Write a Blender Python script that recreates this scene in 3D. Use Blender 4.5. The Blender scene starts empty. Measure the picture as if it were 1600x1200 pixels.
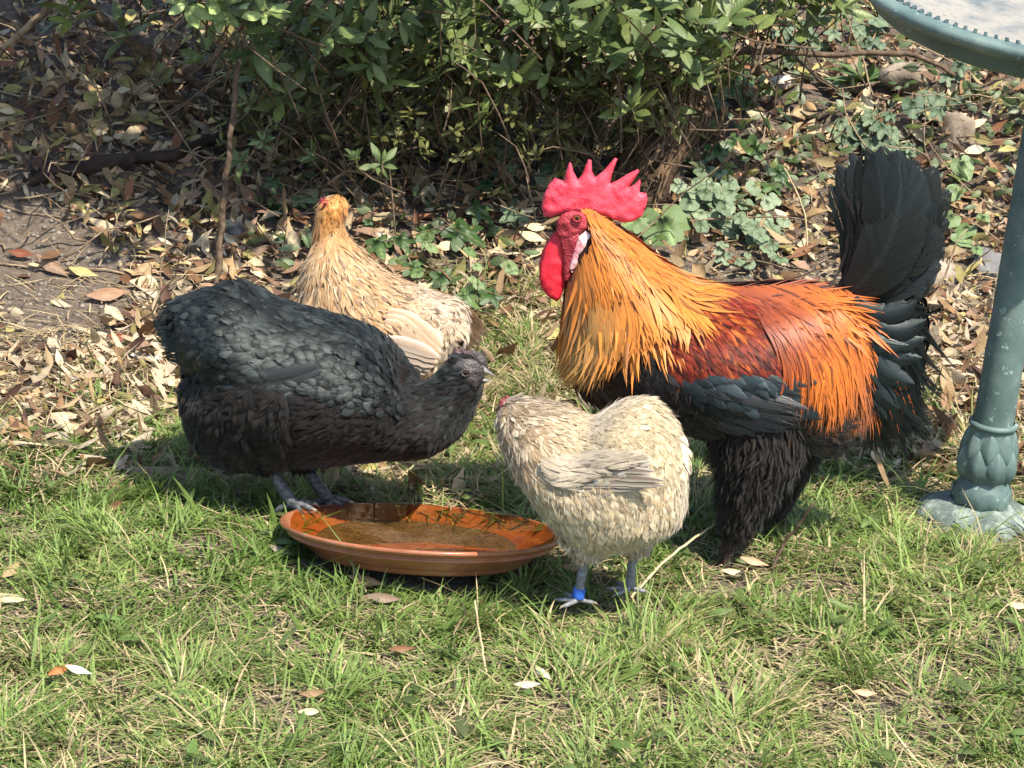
import bpy, bmesh, math, random
import numpy as np
from mathutils import Vector, Matrix
from mathutils.geometry import delaunay_2d_cdt

rng = np.random.default_rng(11)
random.seed(11)
scene = bpy.context.scene
COL = scene.collection

# ---------------------------------------------------------------- camera
CAM_H, PITCH, ROLL, HFOV = 1.27, math.radians(17.0), math.radians(3.5), math.radians(24.0)
FPX = 800.0 / math.tan(HFOV / 2)
CAM = np.array([0.0, 0.0, CAM_H])
FWD = np.array([0.0, math.cos(PITCH), -math.sin(PITCH)])
_r0 = np.array([1.0, 0.0, 0.0]); _u0 = np.array([0.0, math.sin(PITCH), math.cos(PITCH)])
RGT = _r0 * math.cos(ROLL) + _u0 * math.sin(ROLL)
UPV = _u0 * math.cos(ROLL) - _r0 * math.sin(ROLL)
cam_data = bpy.data.cameras.new('camera')
cam_data.sensor_fit = 'HORIZONTAL'; cam_data.angle = HFOV
cam_data.clip_start = 0.05; cam_data.clip_end = 400
cam = bpy.data.objects.new('camera', cam_data); COL.objects.link(cam)
M = Matrix.Identity(4)
for i in range(3):
    M[i][0], M[i][1], M[i][2], M[i][3] = RGT[i], UPV[i], -FWD[i], CAM[i]
cam.matrix_world = M
scene.camera = cam

# ---------------------------------------------------------------- sky, sun, exposure
SUN = np.array([0.42, -0.52, 1.0]); SUN = SUN / np.linalg.norm(SUN)
world = bpy.data.worlds.new('World'); scene.world = world; world.use_nodes = True
wn = world.node_tree; bg = wn.nodes['Background']
sky = wn.nodes.new('ShaderNodeTexSky'); sky.sky_type = 'NISHITA'; sky.sun_disc = False
sky.sun_elevation = math.asin(SUN[2]); sky.sun_rotation = math.atan2(SUN[0], SUN[1])
wn.links.new(sky.outputs[0], bg.inputs[0]); bg.inputs[1].default_value = 0.135
sl = bpy.data.lights.new('sun', 'SUN'); sl.energy = 4.3; sl.angle = math.radians(0.5); sl.color = (1.0, 0.92, 0.79)
so = bpy.data.objects.new('sun', sl); COL.objects.link(so)
so.rotation_euler = Vector(SUN).to_track_quat('Z', 'Y').to_euler()
so.location = (3, -3, 5)
vs = scene.view_settings
vs.view_transform = 'Standard'; vs.look = 'None'; vs.gamma = 1; vs.exposure = 1.05; vs.use_curve_mapping = False
scene.cycles.max_bounces = 8; scene.cycles.transparent_max_bounces = 24
scene.cycles.sample_clamp_indirect = 6

# ---------------------------------------------------------------- picture <-> place
def rays(px, py):
    px = np.asarray(px, float); py = np.asarray(py, float)
    d = FWD * FPX + (px[..., None] - 800) * RGT + (600 - py[..., None]) * UPV
    return d / np.linalg.norm(d, axis=-1, keepdims=True)

def project(P):
    d = np.asarray(P, float) - CAM
    z = d @ FWD
    return 800 + FPX * (d @ RGT) / z, 600 - FPX * (d @ UPV) / z

def at_depth(px, py, D):
    d = rays(px, py)
    return CAM + d * (np.asarray(D, float)[..., None] / d[..., 1:2] if np.ndim(D) else D / d[..., 1:2])

def hgt(x, y):
    x = np.asarray(x, float); y = np.asarray(y, float)
    n = (np.sin(x * 7.1 + 1.3 * np.sin(y * 5.3)) + np.sin(y * 8.7 + 1.7 * np.sin(x * 6.1 + 1)) + 0.6 * np.sin(x * 17 + y * 13)
         + 0.5 * np.sin(x * 23 - y * 19 + 2)) * 0.0038
    s = y - 4.45 - 0.10 * np.sin(x * 1.9 + 0.6)
    sm = 0.5 * (s + np.sqrt(s * s + 0.03))
    b = np.minimum(0.42 * sm, 1.6 + 0.05 * sm)
    m = 0.16 * np.exp(-((x + 1.12) / 0.33) ** 2 - ((y - 4.85) / 0.40) ** 2)
    r = 0.14 * np.exp(-((x - 1.15) / 0.30) ** 2 - ((y - 5.25) / 0.35) ** 2)
    hollow = -0.20 * np.exp(-((x - 0.18) / 0.26) ** 2 - ((y - 5.35) / 0.20) ** 2)
    far = np.clip((np.abs(x) - 2) / 6, 0, 1) * 0.3 * np.sin(x * 0.7)
    rough = np.clip(s * 2, 0, 1) * 0.012 * (np.sin(x * 31 + 2 * np.sin(y * 27)) + np.sin(y * 37 + 2 * np.sin(x * 29)))
    return n + b + m + r + hollow + far + rough

def ground_at(px, py):
    px = np.atleast_1d(np.asarray(px, float)); py = np.atleast_1d(np.asarray(py, float))
    d = rays(px, py); t = np.full(px.shape, 1.5); done = np.zeros(px.shape, bool)
    for _ in range(500):
        P = CAM + d * t[:, None]
        done |= P[:, 2] < hgt(P[:, 0], P[:, 1])
        if done.all(): break
        t = np.where(done, t, t + 0.016)
    P = CAM + d * (t - 0.008)[:, None]
    P[:, 2] = hgt(P[:, 0], P[:, 1])
    return P

def G(px, py):
    return ground_at([px], [py])[0]

def ground_normal(x, y):
    e = 0.02
    n = np.stack([-(hgt(x + e, y) - hgt(x - e, y)) / (2 * e), -(hgt(x, y + e) - hgt(x, y - e)) / (2 * e), np.ones_like(np.asarray(x, float))], -1)
    return n / np.linalg.norm(n, axis=-1, keepdims=True)

def vnoise(x, y, sc, seed=0):
    """smooth value noise 0..1"""
    r = np.random.default_rng(seed); T = r.random((64, 64))
    x = np.asarray(x) * sc + 31.7; y = np.asarray(y) * sc + 17.3
    xi = np.floor(x).astype(int); yi = np.floor(y).astype(int); fx = x - xi; fy = y - yi
    fx = fx * fx * (3 - 2 * fx); fy = fy * fy * (3 - 2 * fy)
    g = lambda a, b: T[a % 64, b % 64]
    return (g(xi, yi) * (1 - fx) + g(xi + 1, yi) * fx) * (1 - fy) + (g(xi, yi + 1) * (1 - fx) + g(xi + 1, yi + 1) * fx) * fy

def in_poly(px, py, poly):
    poly = np.asarray(poly, float); inside = np.zeros(np.shape(px), bool); j = len(poly) - 1
    for i in range(len(poly)):
        xi, yi = poly[i]; xj, yj = poly[j]
        c = ((yi > py) != (yj > py)) & (px < (xj - xi) * (py - yi) / (yj - yi + 1e-12) + xi)
        inside ^= c; j = i
    return inside

def unit(v):
    v = np.asarray(v, float)
    return v / np.maximum(np.linalg.norm(v, axis=-1, keepdims=True), 1e-9)

# ---------------------------------------------------------------- objects and meshes
def put(o, parent=None, label=None, cat=None, group=None, kind=None):
    COL.objects.link(o)
    if parent is not None: o.parent = parent
    if label: o['label'] = label
    if cat: o['category'] = cat
    if group: o['group'] = group
    if kind: o['kind'] = kind
    return o

def empty(name, loc, rz=0, label=None, cat=None, group=None):
    o = bpy.data.objects.new(name, None); o.empty_display_size = 0.05
    o.location = tuple(loc); o.rotation_euler = (0, 0, rz)
    return put(o, None, label, cat, group)

def np_data(name, V, faces, mat=None, attrs=None, smooth=True):
    """faces: list of (m,k) int arrays"""
    V = np.ascontiguousarray(V, np.float32)
    me = bpy.data.meshes.new(name)
    faces = [np.asarray(f, np.int32) for f in (faces if isinstance(faces, list) else [faces]) if len(f)]
    me.vertices.add(len(V)); me.vertices.foreach_set('co', V.ravel())
    loops = np.concatenate([f.ravel() for f in faces]).astype(np.int32)
    tot = np.concatenate([np.full(len(f), f.shape[1], np.int32) for f in faces])
    start = np.concatenate([[0], np.cumsum(tot)[:-1]]).astype(np.int32)
    me.loops.add(len(loops)); me.loops.foreach_set('vertex_index', loops)
    me.polygons.add(len(tot)); me.polygons.foreach_set('loop_start', start)
    me.update(calc_edges=True)
    if smooth: me.polygons.foreach_set('use_smooth', np.ones(len(tot), bool))
    for k, a in (attrs or {}).items():
        a = np.ascontiguousarray(a, np.float32)
        if k == 'col':
            if a.shape[1] == 3: a = np.concatenate([a, np.ones((len(a), 1), np.float32)], 1)
            me.attributes.new('col', 'FLOAT_COLOR', 'POINT').data.foreach_set('color', a.ravel())
        else:
            me.attributes.new(k, 'FLOAT_VECTOR', 'POINT').data.foreach_set('vector', a.ravel())
    if mat is not None: me.materials.append(mat)
    return me

def np_obj(name, V, faces, mat=None, attrs=None, parent=None, smooth=True, **kw):
    return put(bpy.data.objects.new(name, np_data(name, V, faces, mat, attrs, smooth)), parent, **kw)

def ribbons(P, T, N, L, W, prof, across=3, lift=0.1, curl=0.2, cup=0.15, side=0.0, grav=0.0, jag=0.0):
    """n curved strips; returns V, quads, fuv(across,along,random), strip index per vertex, along per vertex"""
    P = np.atleast_2d(P).astype(float); n = len(P)
    T = unit(np.broadcast_to(T, P.shape)); N = unit(np.broadcast_to(N, P.shape))
    B = unit(np.cross(N, T)); N = np.cross(T, B)
    col = lambda a: np.broadcast_to(np.asarray(a, float), (n,))[:, None]
    L, W, lift, curl, cup, side, grav = map(col, (L, W, lift, curl, cup, side, grav))
    prof = np.asarray(prof, float); k = len(prof); v = np.linspace(0, 1, k)[None]
    c = (P[:, None] + T[:, None] * (L * v)[..., None] + N[:, None] * (L * (lift * v - curl * v * v))[..., None]
         + B[:, None] * (L * side * v * v)[..., None])
    c[..., 2] -= grav * L * v * v
    w = W * prof[None] * 0.5
    if jag: w = w * (1 - jag * rng.random(w.shape))
    a = np.array([-1, 1.0]) if across == 2 else np.linspace(-1, 1, across)
    V = c[:, :, None] + B[:, None, None] * (w[..., None] * a)[..., None] - N[:, None, None] * (cup[..., None] * w[..., None] * np.abs(a))[..., None]
    m = across
    idx = np.arange(n * k * m).reshape(n, k, m)
    F = np.stack([idx[:, :-1, :-1], idx[:, :-1, 1:], idx[:, 1:, 1:], idx[:, 1:, :-1]], -1).reshape(-1, 4)
    r = rng.random(n)
    uv = np.empty((n, k, m, 3)); uv[..., 0] = a; uv[..., 1] = v[0][None, :, None]; uv[..., 2] = r[:, None, None]
    return V.reshape(-1, 3), F, uv.reshape(-1, 3), np.repeat(np.arange(n), k * m), np.tile(np.repeat(v[0], m), n)

def join(parts):
    """parts: list of (V, F) or (V, F, attrs) with quads"""
    Vs, Fs, o = [], [], 0
    for p in parts:
        Vs.append(p[0]); Fs.append(np.asarray(p[1]) + o); o += len(p[0])
    return np.concatenate(Vs), np.concatenate(Fs)

def tube(pts, rad, sides=8, ridge=0.0, closed_tip=True):
    pts = np.asarray(pts, float); rad = np.broadcast_to(np.asarray(rad, float), (len(pts),)).copy()
    t = unit(np.gradient(pts, axis=0))
    ref = np.array([0.0, 0.0, 1.0]) if abs(t[0][2]) < 0.9 else np.array([1.0, 0, 0])
    a = unit(np.cross(t[0], ref)); V = []
    if closed_tip:
        pts = np.concatenate([pts[:1], pts, pts[-1:]]); rad = np.concatenate([[1e-5], rad, [1e-5]]); t = np.concatenate([t[:1], t, t[-1:]])
    ang = np.linspace(0, 2 * np.pi, sides, endpoint=False)
    for i in range(len(pts)):
        a = unit(a - t[i] * np.dot(a, t[i])); b = np.cross(t[i], a)
        r = rad[i] * (1 + ridge * np.sin(ang * 3 + i * 0.7) + ridge * np.cos(ang * 5 + i * 1.1))
        V.append(pts[i] + (np.cos(ang) * r)[:, None] * a + (np.sin(ang) * r)[:, None] * b)
    V = np.concatenate(V); n = len(pts)
    i = np.arange(n - 1)[:, None] * sides; j = np.arange(sides)[None]; j2 = (j + 1) % sides
    F = np.stack([i + j, i + j2, i + sides + j2, i + sides + j], -1).reshape(-1, 4)
    return V, F

def spline(pts, n):
    pts = np.asarray(pts, float); m = len(pts)
    u = np.linspace(0, m - 1, n); return catmull(pts, u)

def catmull(C, u):
    m = len(C); i = np.clip(np.floor(u).astype(int), 0, m - 2); t = (u - i)[..., None]
    g = lambda k: C[np.clip(k, 0, m - 1)]
    p0, p1, p2, p3 = g(i - 1), g(i), g(i + 1), g(i + 2)
    return 0.5 * (2 * p1 + (p2 - p0) * t + (2 * p0 - 5 * p1 + 4 * p2 - p3) * t * t + (3 * p1 - p0 - 3 * p2 + p3) * t ** 3)

def lathe(profile, sides=48, axis=None):
    """profile rows (radius, height)"""
    pr = np.asarray(profile, float); ang = np.linspace(0, 2 * np.pi, sides, endpoint=False)
    V = np.stack([pr[:, None, 0] * np.cos(ang), pr[:, None, 0] * np.sin(ang), np.broadcast_to(pr[:, None, 1], (len(pr), sides))], -1).reshape(-1, 3)
    i = np.arange(len(pr) - 1)[:, None] * sides; j = np.arange(sides)[None]; j2 = (j + 1) % sides
    F = np.stack([i + j, i + j2, i + sides + j2, i + sides + j], -1).reshape(-1, 4)
    return V, F

def inflate(outline, thick, step, power=0.5, dmax=None, wob=0.0):
    """2D outline -> closed cushion mesh; returns V (x, y=thickness, z), tris"""
    o = np.asarray(outline, float)
    q = []
    for a, b in zip(o, np.roll(o, -1, 0)):
        k = max(1, int(np.linalg.norm(b - a) / step))
        for s in range(k): q.append(a + (b - a) * s / k)
    q = np.array(q); nb = len(q)
    lo, hi = q.min(0), q.max(0)
    gx, gy = np.meshgrid(np.arange(lo[0], hi[0], step), np.arange(lo[1], hi[1], step))
    g = np.stack([gx.ravel(), gy.ravel()], -1) + rng.normal(0, step * 0.12, (gx.size, 2))
    g = g[in_poly(g[:, 0], g[:, 1], q)]
    dist = lambda pts: np.min(np.linalg.norm(pts[:, None] - q[None], axis=-1), 1) if len(pts) else np.zeros(0)
    g = g[dist(g) > step * 0.55]
    pts = np.concatenate([q, g])
    res = delaunay_2d_cdt([Vector(p) for p in pts], [], [list(range(nb))], 1, 1e-7)
    v2 = np.array([tuple(v) for v in res[0]]); tris = np.array([f for f in res[2] if len(f) == 3])
    d = dist(v2); d[d < step * 0.3] = 0
    dm = dmax or d.max()
    h = thick * np.clip(d / dm, 0, 1) ** power
    if wob: h = h * (1 + wob * (vnoise(v2[:, 0] / step, v2[:, 1] / step, 0.45, 3) - 0.5) * 2)
    n = len(v2); bnd = d <= 0
    back = np.where(bnd, np.arange(n), np.arange(n) + n)
    V = np.concatenate([np.stack([v2[:, 0], -h, v2[:, 1]], -1), np.stack([v2[:, 0], h, v2[:, 1]], -1)])
    F = np.concatenate([tris, back[tris][:, ::-1]])
    used = np.unique(F); remap = np.full(2 * n, -1); remap[used] = np.arange(len(used))
    return V[used], remap[F]

def fix_normals(me):
    bm = bmesh.new(); bm.from_mesh(me); bmesh.ops.recalc_face_normals(bm, faces=bm.faces); bm.to_mesh(me); bm.free()

# ---------------------------------------------------------------- materials
class NT:
    def __init__(self, name):
        self.m = bpy.data.materials.new(name); self.m.use_nodes = True
        self.t = self.m.node_tree; self.bsdf = self.t.nodes['Principled BSDF']; self.out = self.t.nodes['Material Output']
    def n(self, typ, **kw):
        nd = self.t.nodes.new('ShaderNode' + typ)
        for k, v in kw.items():
            if k.startswith('i_'): nd.inputs[k[2:].replace('_', ' ')].default_value = v
            else: setattr(nd, k, v)
        return nd
    def l(self, a, b): self.t.links.new(a, b)
    def math(self, op, a, b=None, c=None, clamp=False):
        nd = self.n('Math', operation=op, use_clamp=clamp)
        for i, x in enumerate((a, b, c)):
            if x is None: continue
            if hasattr(x, 'links') or hasattr(x, 'is_linked'): self.l(x, nd.inputs[i])
            else: nd.inputs[i].default_value = x
        return nd.outputs[0]
    def mix(self, fac, a, b, mode='MIX'):
        nd = self.n('Mix', data_type='RGBA', blend_type=mode)
        for s, x in ((0, fac), (6, a), (7, b)):
            if hasattr(x, 'is_linked'): self.l(x, nd.inputs[s])
            elif isinstance(x, (int, float)): nd.inputs[s].default_value = x if s == 0 else (x, x, x, 1)
            else: nd.inputs[s].default_value = tuple(x) + (1,) if len(x) == 3 else x
        return nd.outputs[2]
    def noise(self, scale, detail=3, rough=0.55, vec=None, dist=0.0):
        nd = self.n('TexNoise'); nd.inputs['Scale'].default_value = scale; nd.inputs['Detail'].default_value = detail
        nd.inputs['Roughness'].default_value = rough; nd.inputs['Distortion'].default_value = dist
        if vec is None: vec = self.n('TexCoord').outputs['Object']
        self.l(vec, nd.inputs['Vector']); return nd.outputs['Fac']
    def ramp(self, fac, stops):
        nd = self.n('ValToRGB'); e = nd.color_ramp.elements
        while len(e) < len(stops): e.new(0.5)
        for s, (p, c) in zip(e, stops): s.position = p; s.color = tuple(c) + (1,)
        self.l(fac, nd.inputs[0]); return nd.outputs[0]
    def bump(self, h, strength, dist=0.002):
        nd = self.n('Bump'); nd.inputs['Strength'].default_value = strength; nd.inputs['Distance'].default_value = dist
        self.l(h, nd.inputs['Height']); self.l(nd.outputs[0], self.bsdf.inputs['Normal']); return nd.outputs[0]
    def base(self, c): self.l(c, self.bsdf.inputs['Base Color']) if hasattr(c, 'is_linked') else setattr(self.bsdf.inputs['Base Color'], 'default_value', tuple(c) + (1,))
    def set(self, **kw):
        for k, v in kw.items(): self.bsdf.inputs[k.replace('_', ' ')].default_value = v
        return self
    def translucent(self, c, fac):
        tr = self.n('BsdfTranslucent'); self.l(c, tr.inputs[0])
        ms = self.n('MixShader'); ms.inputs[0].default_value = fac
        self.l(self.bsdf.outputs[0], ms.inputs[1]); self.l(tr.outputs[0], ms.inputs[2]); self.l(ms.outputs[0], self.out.inputs[0])

def feather_mat(name, rough=0.5, spec=0.4, shaft=0.5, barb=0.5, trans=0.12, tint=None, bump=0.25, coat=0.0, fringe=0.0, edge=0.0):
    k = NT(name)
    col = k.n('Attribute', attribute_name='col').outputs['Color']
    fuv = k.n('Attribute', attribute_name='fuv').outputs['Vector']
    sp = k.n('SeparateXYZ'); k.l(fuv, sp.inputs[0])
    au = k.math('ABSOLUTE', sp.outputs[0])
    cb = k.n('CombineXYZ')
    k.l(k.math('MULTIPLY', sp.outputs[0], 0.9), cb.inputs[0])
    k.l(k.math('SUBTRACT', k.math('MULTIPLY', sp.outputs[1], 34), k.math('MULTIPLY', au, 6)), cb.inputs[1])
    k.l(k.math('MULTIPLY', sp.outputs[2], 90), cb.inputs[2])
    f = k.noise(1.0, 2, 0.6, cb.outputs[0])
    c = k.mix(1.0, col, k.ramp(f, [(0.25, (1 - barb * 0.6,) * 3), (0.75, (1 + barb * 0.35,) * 3)]), 'MULTIPLY')
    sm = k.math('SUBTRACT', 1.0, k.math('MULTIPLY', au, 7.0), clamp=True)
    c = k.mix(k.math('MULTIPLY', sm, abs(shaft)), c, k.mix(1.0, c, (0.35,) * 3 if shaft > 0 else (1.9,) * 3, 'MULTIPLY'))
    if edge: c = k.mix(k.math('MULTIPLY', k.math('POWER', k.math('MAXIMUM', au, sp.outputs[1]), 3.0), abs(edge)), c, k.mix(1.0, c, (0.3,) * 3 if edge > 0 else (1.8,) * 3, 'MULTIPLY'))
    k.base(c); k.set(Roughness=rough, Specular_IOR_Level=spec, Coat_Weight=coat, Coat_Roughness=0.25)
    if fringe:
        cb2 = k.n('CombineXYZ'); k.l(k.math('MULTIPLY', sp.outputs[0], 6.5), cb2.inputs[0])
        k.l(k.math('MULTIPLY', sp.outputs[1], 1.6), cb2.inputs[1]); k.l(k.math('MULTIPLY', sp.outputs[2], 170), cb2.inputs[2])
        f2 = k.noise(1.0, 1, 0.5, cb2.outputs[0])
        E = k.math('MAXIMUM', k.math('MULTIPLY', k.math('SUBTRACT', sp.outputs[1], 0.42), 1.8), k.math('MULTIPLY', k.math('SUBTRACT', au, 0.45), 1.5))
        E = k.math('MAXIMUM', E, 0.0)
        k.l(k.math('MULTIPLY', k.math('SUBTRACT', f2, k.math('ADD', 0.18, k.math('MULTIPLY', E, 0.42 * fringe))), 9.0, clamp=True), k.bsdf.inputs['Alpha'])
    if tint: k.bsdf.inputs['Specular Tint'].default_value = tuple(tint) + (1,)
    k.bump(f, bump, 0.001)
    if trans and not fringe: k.translucent(c, trans)
    elif trans: k.set(Sheen_Weight=trans * 1.2, Sheen_Roughness=.5)
    return k.m

def leaf_mat(name, ramp=None, trans=0.3, rough=0.45, spec=0.4, vein=0.35):
    """ramp None: colour from attribute; else from the object's own random number"""
    k = NT(name)
    if ramp is None: col = k.n('Attribute', attribute_name='col').outputs['Color']
    else: col = k.ramp(k.n('ObjectInfo').outputs['Random'], ramp)
    fuv = k.n('Attribute', attribute_name='fuv').outputs['Vector']
    sp = k.n('SeparateXYZ'); k.l(fuv, sp.inputs[0]); au = k.math('ABSOLUTE', sp.outputs[0])
    sm = k.math('SUBTRACT', 1.0, k.math('MULTIPLY', au, 9.0), clamp=True)
    st = k.math('SINE', k.math('ADD', k.math('MULTIPLY', sp.outputs[1], 42), k.math('MULTIPLY', au, -9)))
    f = k.noise(55, 3, 0.6)
    c = k.mix(1.0, col, k.ramp(f, [(0.3, (0.72, 0.70, 0.66)), (0.7, (1.18, 1.16, 1.1))]), 'MULTIPLY')
    c = k.mix(k.math('MULTIPLY', sm, vein), c, k.mix(1.0, c, (1.7, 1.7, 1.5), 'MULTIPLY'))
    k.base(c); k.set(Roughness=rough, Specular_IOR_Level=spec)
    k.bump(k.math('ADD', k.math('MULTIPLY', st, 0.25), f), 0.35, 0.0015)
    if trans: k.translucent(c, trans)
    return k.m

def simple_mat(name, c1, c2, scale=20, rough=0.7, spec=0.3, bump=0.3, dist=0.003, detail=4, lo=0.35, hi=0.65):
    k = NT(name); f = k.noise(scale, detail, 0.6)
    k.base(k.ramp(f, [(lo, c1), (hi, c2)])); k.set(Roughness=rough, Specular_IOR_Level=spec); k.bump(f, bump, dist)
    return k.m
# ================================================================ GROUND
def axis(lo, hi, step, far):
    a = np.arange(lo, hi + 1e-6, step)
    e = np.cumsum(step * 1.35 ** np.arange(1, 40)); e = e[e < far]
    return np.concatenate([(lo - e)[::-1], a, hi + e])
gx, gy = axis(-1.9, 1.9, 0.021, 60), axis(2.2, 6.6, 0.021, 60)
XX, YY = np.meshgrid(gx, gy)
ZZ = hgt(XX, YY)
V = np.stack([XX, YY, ZZ], -1).reshape(-1, 3)
idx = np.arange(len(V)).reshape(XX.shape)
F = np.stack([idx[:-1, :-1], idx[:-1, 1:], idx[1:, 1:], idx[1:, :-1]], -1).reshape(-1, 4)
k = NT('soil')
f1 = k.noise(9, 5, 0.65); f2 = k.noise(70, 4, 0.7); f3 = k.noise(260, 2, 0.6)
c = k.mix(f1, (0.075, 0.062, 0.05), (0.18, 0.15, 0.12))
c = k.mix(1.0, c, k.ramp(f2, [(0.3, (0.55, 0.52, 0.5)), (0.7, (1.35, 1.3, 1.25))]), 'MULTIPLY')
c = k.mix(k.math('GREATER_THAN', f3, 0.66), c, (0.24, 0.21, 0.17))
k.base(c); k.set(Roughness=0.95, Specular_IOR_Level=0.15)
k.bump(k.math('ADD', k.math('MULTIPLY', f2, 1.0), k.math('MULTIPLY', f3, 0.4)), 0.8, 0.012)
np_obj('ground', V, F, k.m, kind='structure')

# ================================================================ places of the big things (needed by the grass)
O_ROO = np.array([0, 3.36, 0.0]); O_ROO[0] = at_depth(1150, 890, 3.36)[0]
O_BLK = np.array([0, 3.42, 0.0]); O_BLK[0] = at_depth(500, 830, 3.42)[0]
O_PAL = np.array([0, 3.08, 0.0]); O_PAL[0] = at_depth(935, 945, 3.08)[0]
O_BUF = np.array([0, 3.86, 0.0]); O_BUF[0] = at_depth(600, 720, 3.86)[0]
for o in (O_ROO, O_BLK, O_PAL, O_BUF): o[2] = hgt(o[0], o[1])
SAU = G(665, 874)
BATH = G(1541, 812)

# ================================================================ GRASS
GRASS = leaf_mat('grass_blade', None, trans=0.38, rough=0.42, spec=0.35, vein=0.15)
def grass_density(x, y):
    edge = 3.95 + 0.22 * (vnoise(x, y * 0 + 1, 2.1, 5) - 0.5) * 2 + 0.10 * (vnoise(x, y, 9, 6) - 0.5)
    d = np.clip((edge - y) / 0.22, 0, 1)
    px, py = project(np.stack([x, y, hgt(x, y)], -1))
    d = d * np.clip(0.25 + 1.5 * vnoise(x, y, 6.5, 8), 0, 1)
    d = d * np.clip(vnoise(x, y, 15, 9) * 3.0 - 0.6, 0.08, 1)
    for cx, cy, rx, ry, w in TUFTS:
        d = np.maximum(d, w * np.exp(-((px - cx) / rx) ** 2 - ((py - cy) / ry) ** 2))
    for cx, cy, rx, ry, w in BARE:
        d = d * (1 - w * np.exp(-((px - cx) / rx) ** 2 - ((py - cy) / ry) ** 2))
    d = d * ((x - SAU[0]) ** 2 + (y - SAU[1]) ** 2 > np.where(y > SAU[1], 0.192, 0.160) ** 2)
    d = d * ((x - BATH[0]) ** 2 + (y - BATH[1]) ** 2 > 0.070 ** 2)
    return d
TUFTS = [(800, 535, 75, 75, 1.0), (830, 480, 45, 40, .8), (740, 480, 40, 40, .5), (370, 610, 60, 35, .45), (1410, 640, 60, 30, .4), (720, 690, 130, 75, 1.0), (300, 690, 60, 40, .6), (590, 770, 90, 25, .8), (800, 640, 60, 60, 1.0), (200, 660, 40, 25, .6), (1340, 660, 50, 30, .7), (1450, 760, 60, 25, .6),
         (1290, 830, 120, 60, 1.0), (850, 600, 50, 40, .9), (1060, 820, 60, 60, .9), (170, 620, 40, 20, .35), (680, 450, 40, 30, .3)]
BARE = [(120, 670, 130, 45, .95), (560, 740, 90, 30, .9), (20, 940, 40, 50, .9), (600, 1040, 90, 40, .7), (1230, 1030, 70, 25, .7), (1280, 940, 80, 18, .6),
        (290, 745, 110, 28, .8), (1420, 720, 100, 45, .9), (480, 1110, 30, 25, .8), (1420, 1165, 90, 25, .8), (280, 920, 60, 30, .5), (1170, 890, 40, 22, .6),
        (930, 700, 40, 40, .6), (1130, 915, 40, 16, .9), (150, 1090, 50, 30, .6), (820, 1085, 50, 25, .7), (380, 1010, 60, 25, .6), (1010, 1120, 70, 25, .6), (560, 1160, 80, 25, .6), (1500, 1040, 50, 25, .5), (700, 1010, 40, 20, .5), (1590, 960, 40, 30, .8)]
n = 315000
x = np.where(rng.random(n) < .86, rng.uniform(-1.15, 1.15, n), rng.uniform(-2.1, 2.1, n)); y = rng.uniform(2.2, 5.0, n)
keep = rng.random(n) < grass_density(x, y)
x, y = x[keep], y[keep]
tuft = np.floor(x / 0.045).astype(int) * 7919 + np.floor(y / 0.045).astype(int) * 104729
tr = np.random.default_rng(3).random((65536, 4))[tuft % 65536]
n = len(x)
px, py = project(np.stack([x, y, hgt(x, y)], -1))
ang = tr[:, 0] * 6.283 + rng.normal(0, 0.9, n)
lean = np.clip(0.55 + 1.1 * tr[:, 1] + rng.normal(0, 0.4, n), 0.1, 2.4)
T = unit(np.stack([np.cos(ang) * lean, np.sin(ang) * lean, np.ones(n)], -1))
Nn = unit(np.stack([-np.cos(ang), -np.sin(ang), lean], -1))
Lb = (0.020 + 0.040 * tr[:, 2] ** 1.3 + 0.024 * rng.random(n) ** 2) * 1.0
tall = rng.random(n) < 0.05; Lb = np.where(tall, Lb * 1.7, Lb)
for cx, cy, rx, ry in ((930, 960, 80, 25), (1130, 925, 60, 40), (1130, 925, 45, 30), (1130, 925, 45, 30), (480, 850, 60, 40), (600, 745, 100, 30)):
    Lb = Lb * (1 - 0.30 * np.exp(-((px - cx) / rx) ** 2 - ((py - cy) / ry) ** 2))
Wb = rng.uniform(0.0016, 0.0044, n)
V, F, uv, si, al = ribbons(np.stack([x, y, hgt(x, y) - 0.004], -1), T, Nn, Lb, Wb, [0.8, 1, 0.75, 0.08], across=2, lift=0.0, curl=rng.uniform(0.1, 0.95, n),
                           side=rng.normal(0, 0.25, n), cup=0)
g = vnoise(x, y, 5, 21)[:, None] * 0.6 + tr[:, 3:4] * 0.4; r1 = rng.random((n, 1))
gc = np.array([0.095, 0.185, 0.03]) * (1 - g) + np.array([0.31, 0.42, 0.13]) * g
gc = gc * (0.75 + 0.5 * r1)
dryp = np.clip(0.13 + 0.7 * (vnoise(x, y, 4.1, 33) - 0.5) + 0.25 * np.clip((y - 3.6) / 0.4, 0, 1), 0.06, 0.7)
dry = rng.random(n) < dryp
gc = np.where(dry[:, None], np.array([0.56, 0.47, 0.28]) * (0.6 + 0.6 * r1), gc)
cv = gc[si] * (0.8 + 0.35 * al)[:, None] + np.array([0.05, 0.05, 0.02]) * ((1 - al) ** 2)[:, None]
np_obj('grass', V, F, GRASS, dict(col=cv, fuv=uv), kind='stuff', label='short green lawn grass mixed with dry blades')

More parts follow.
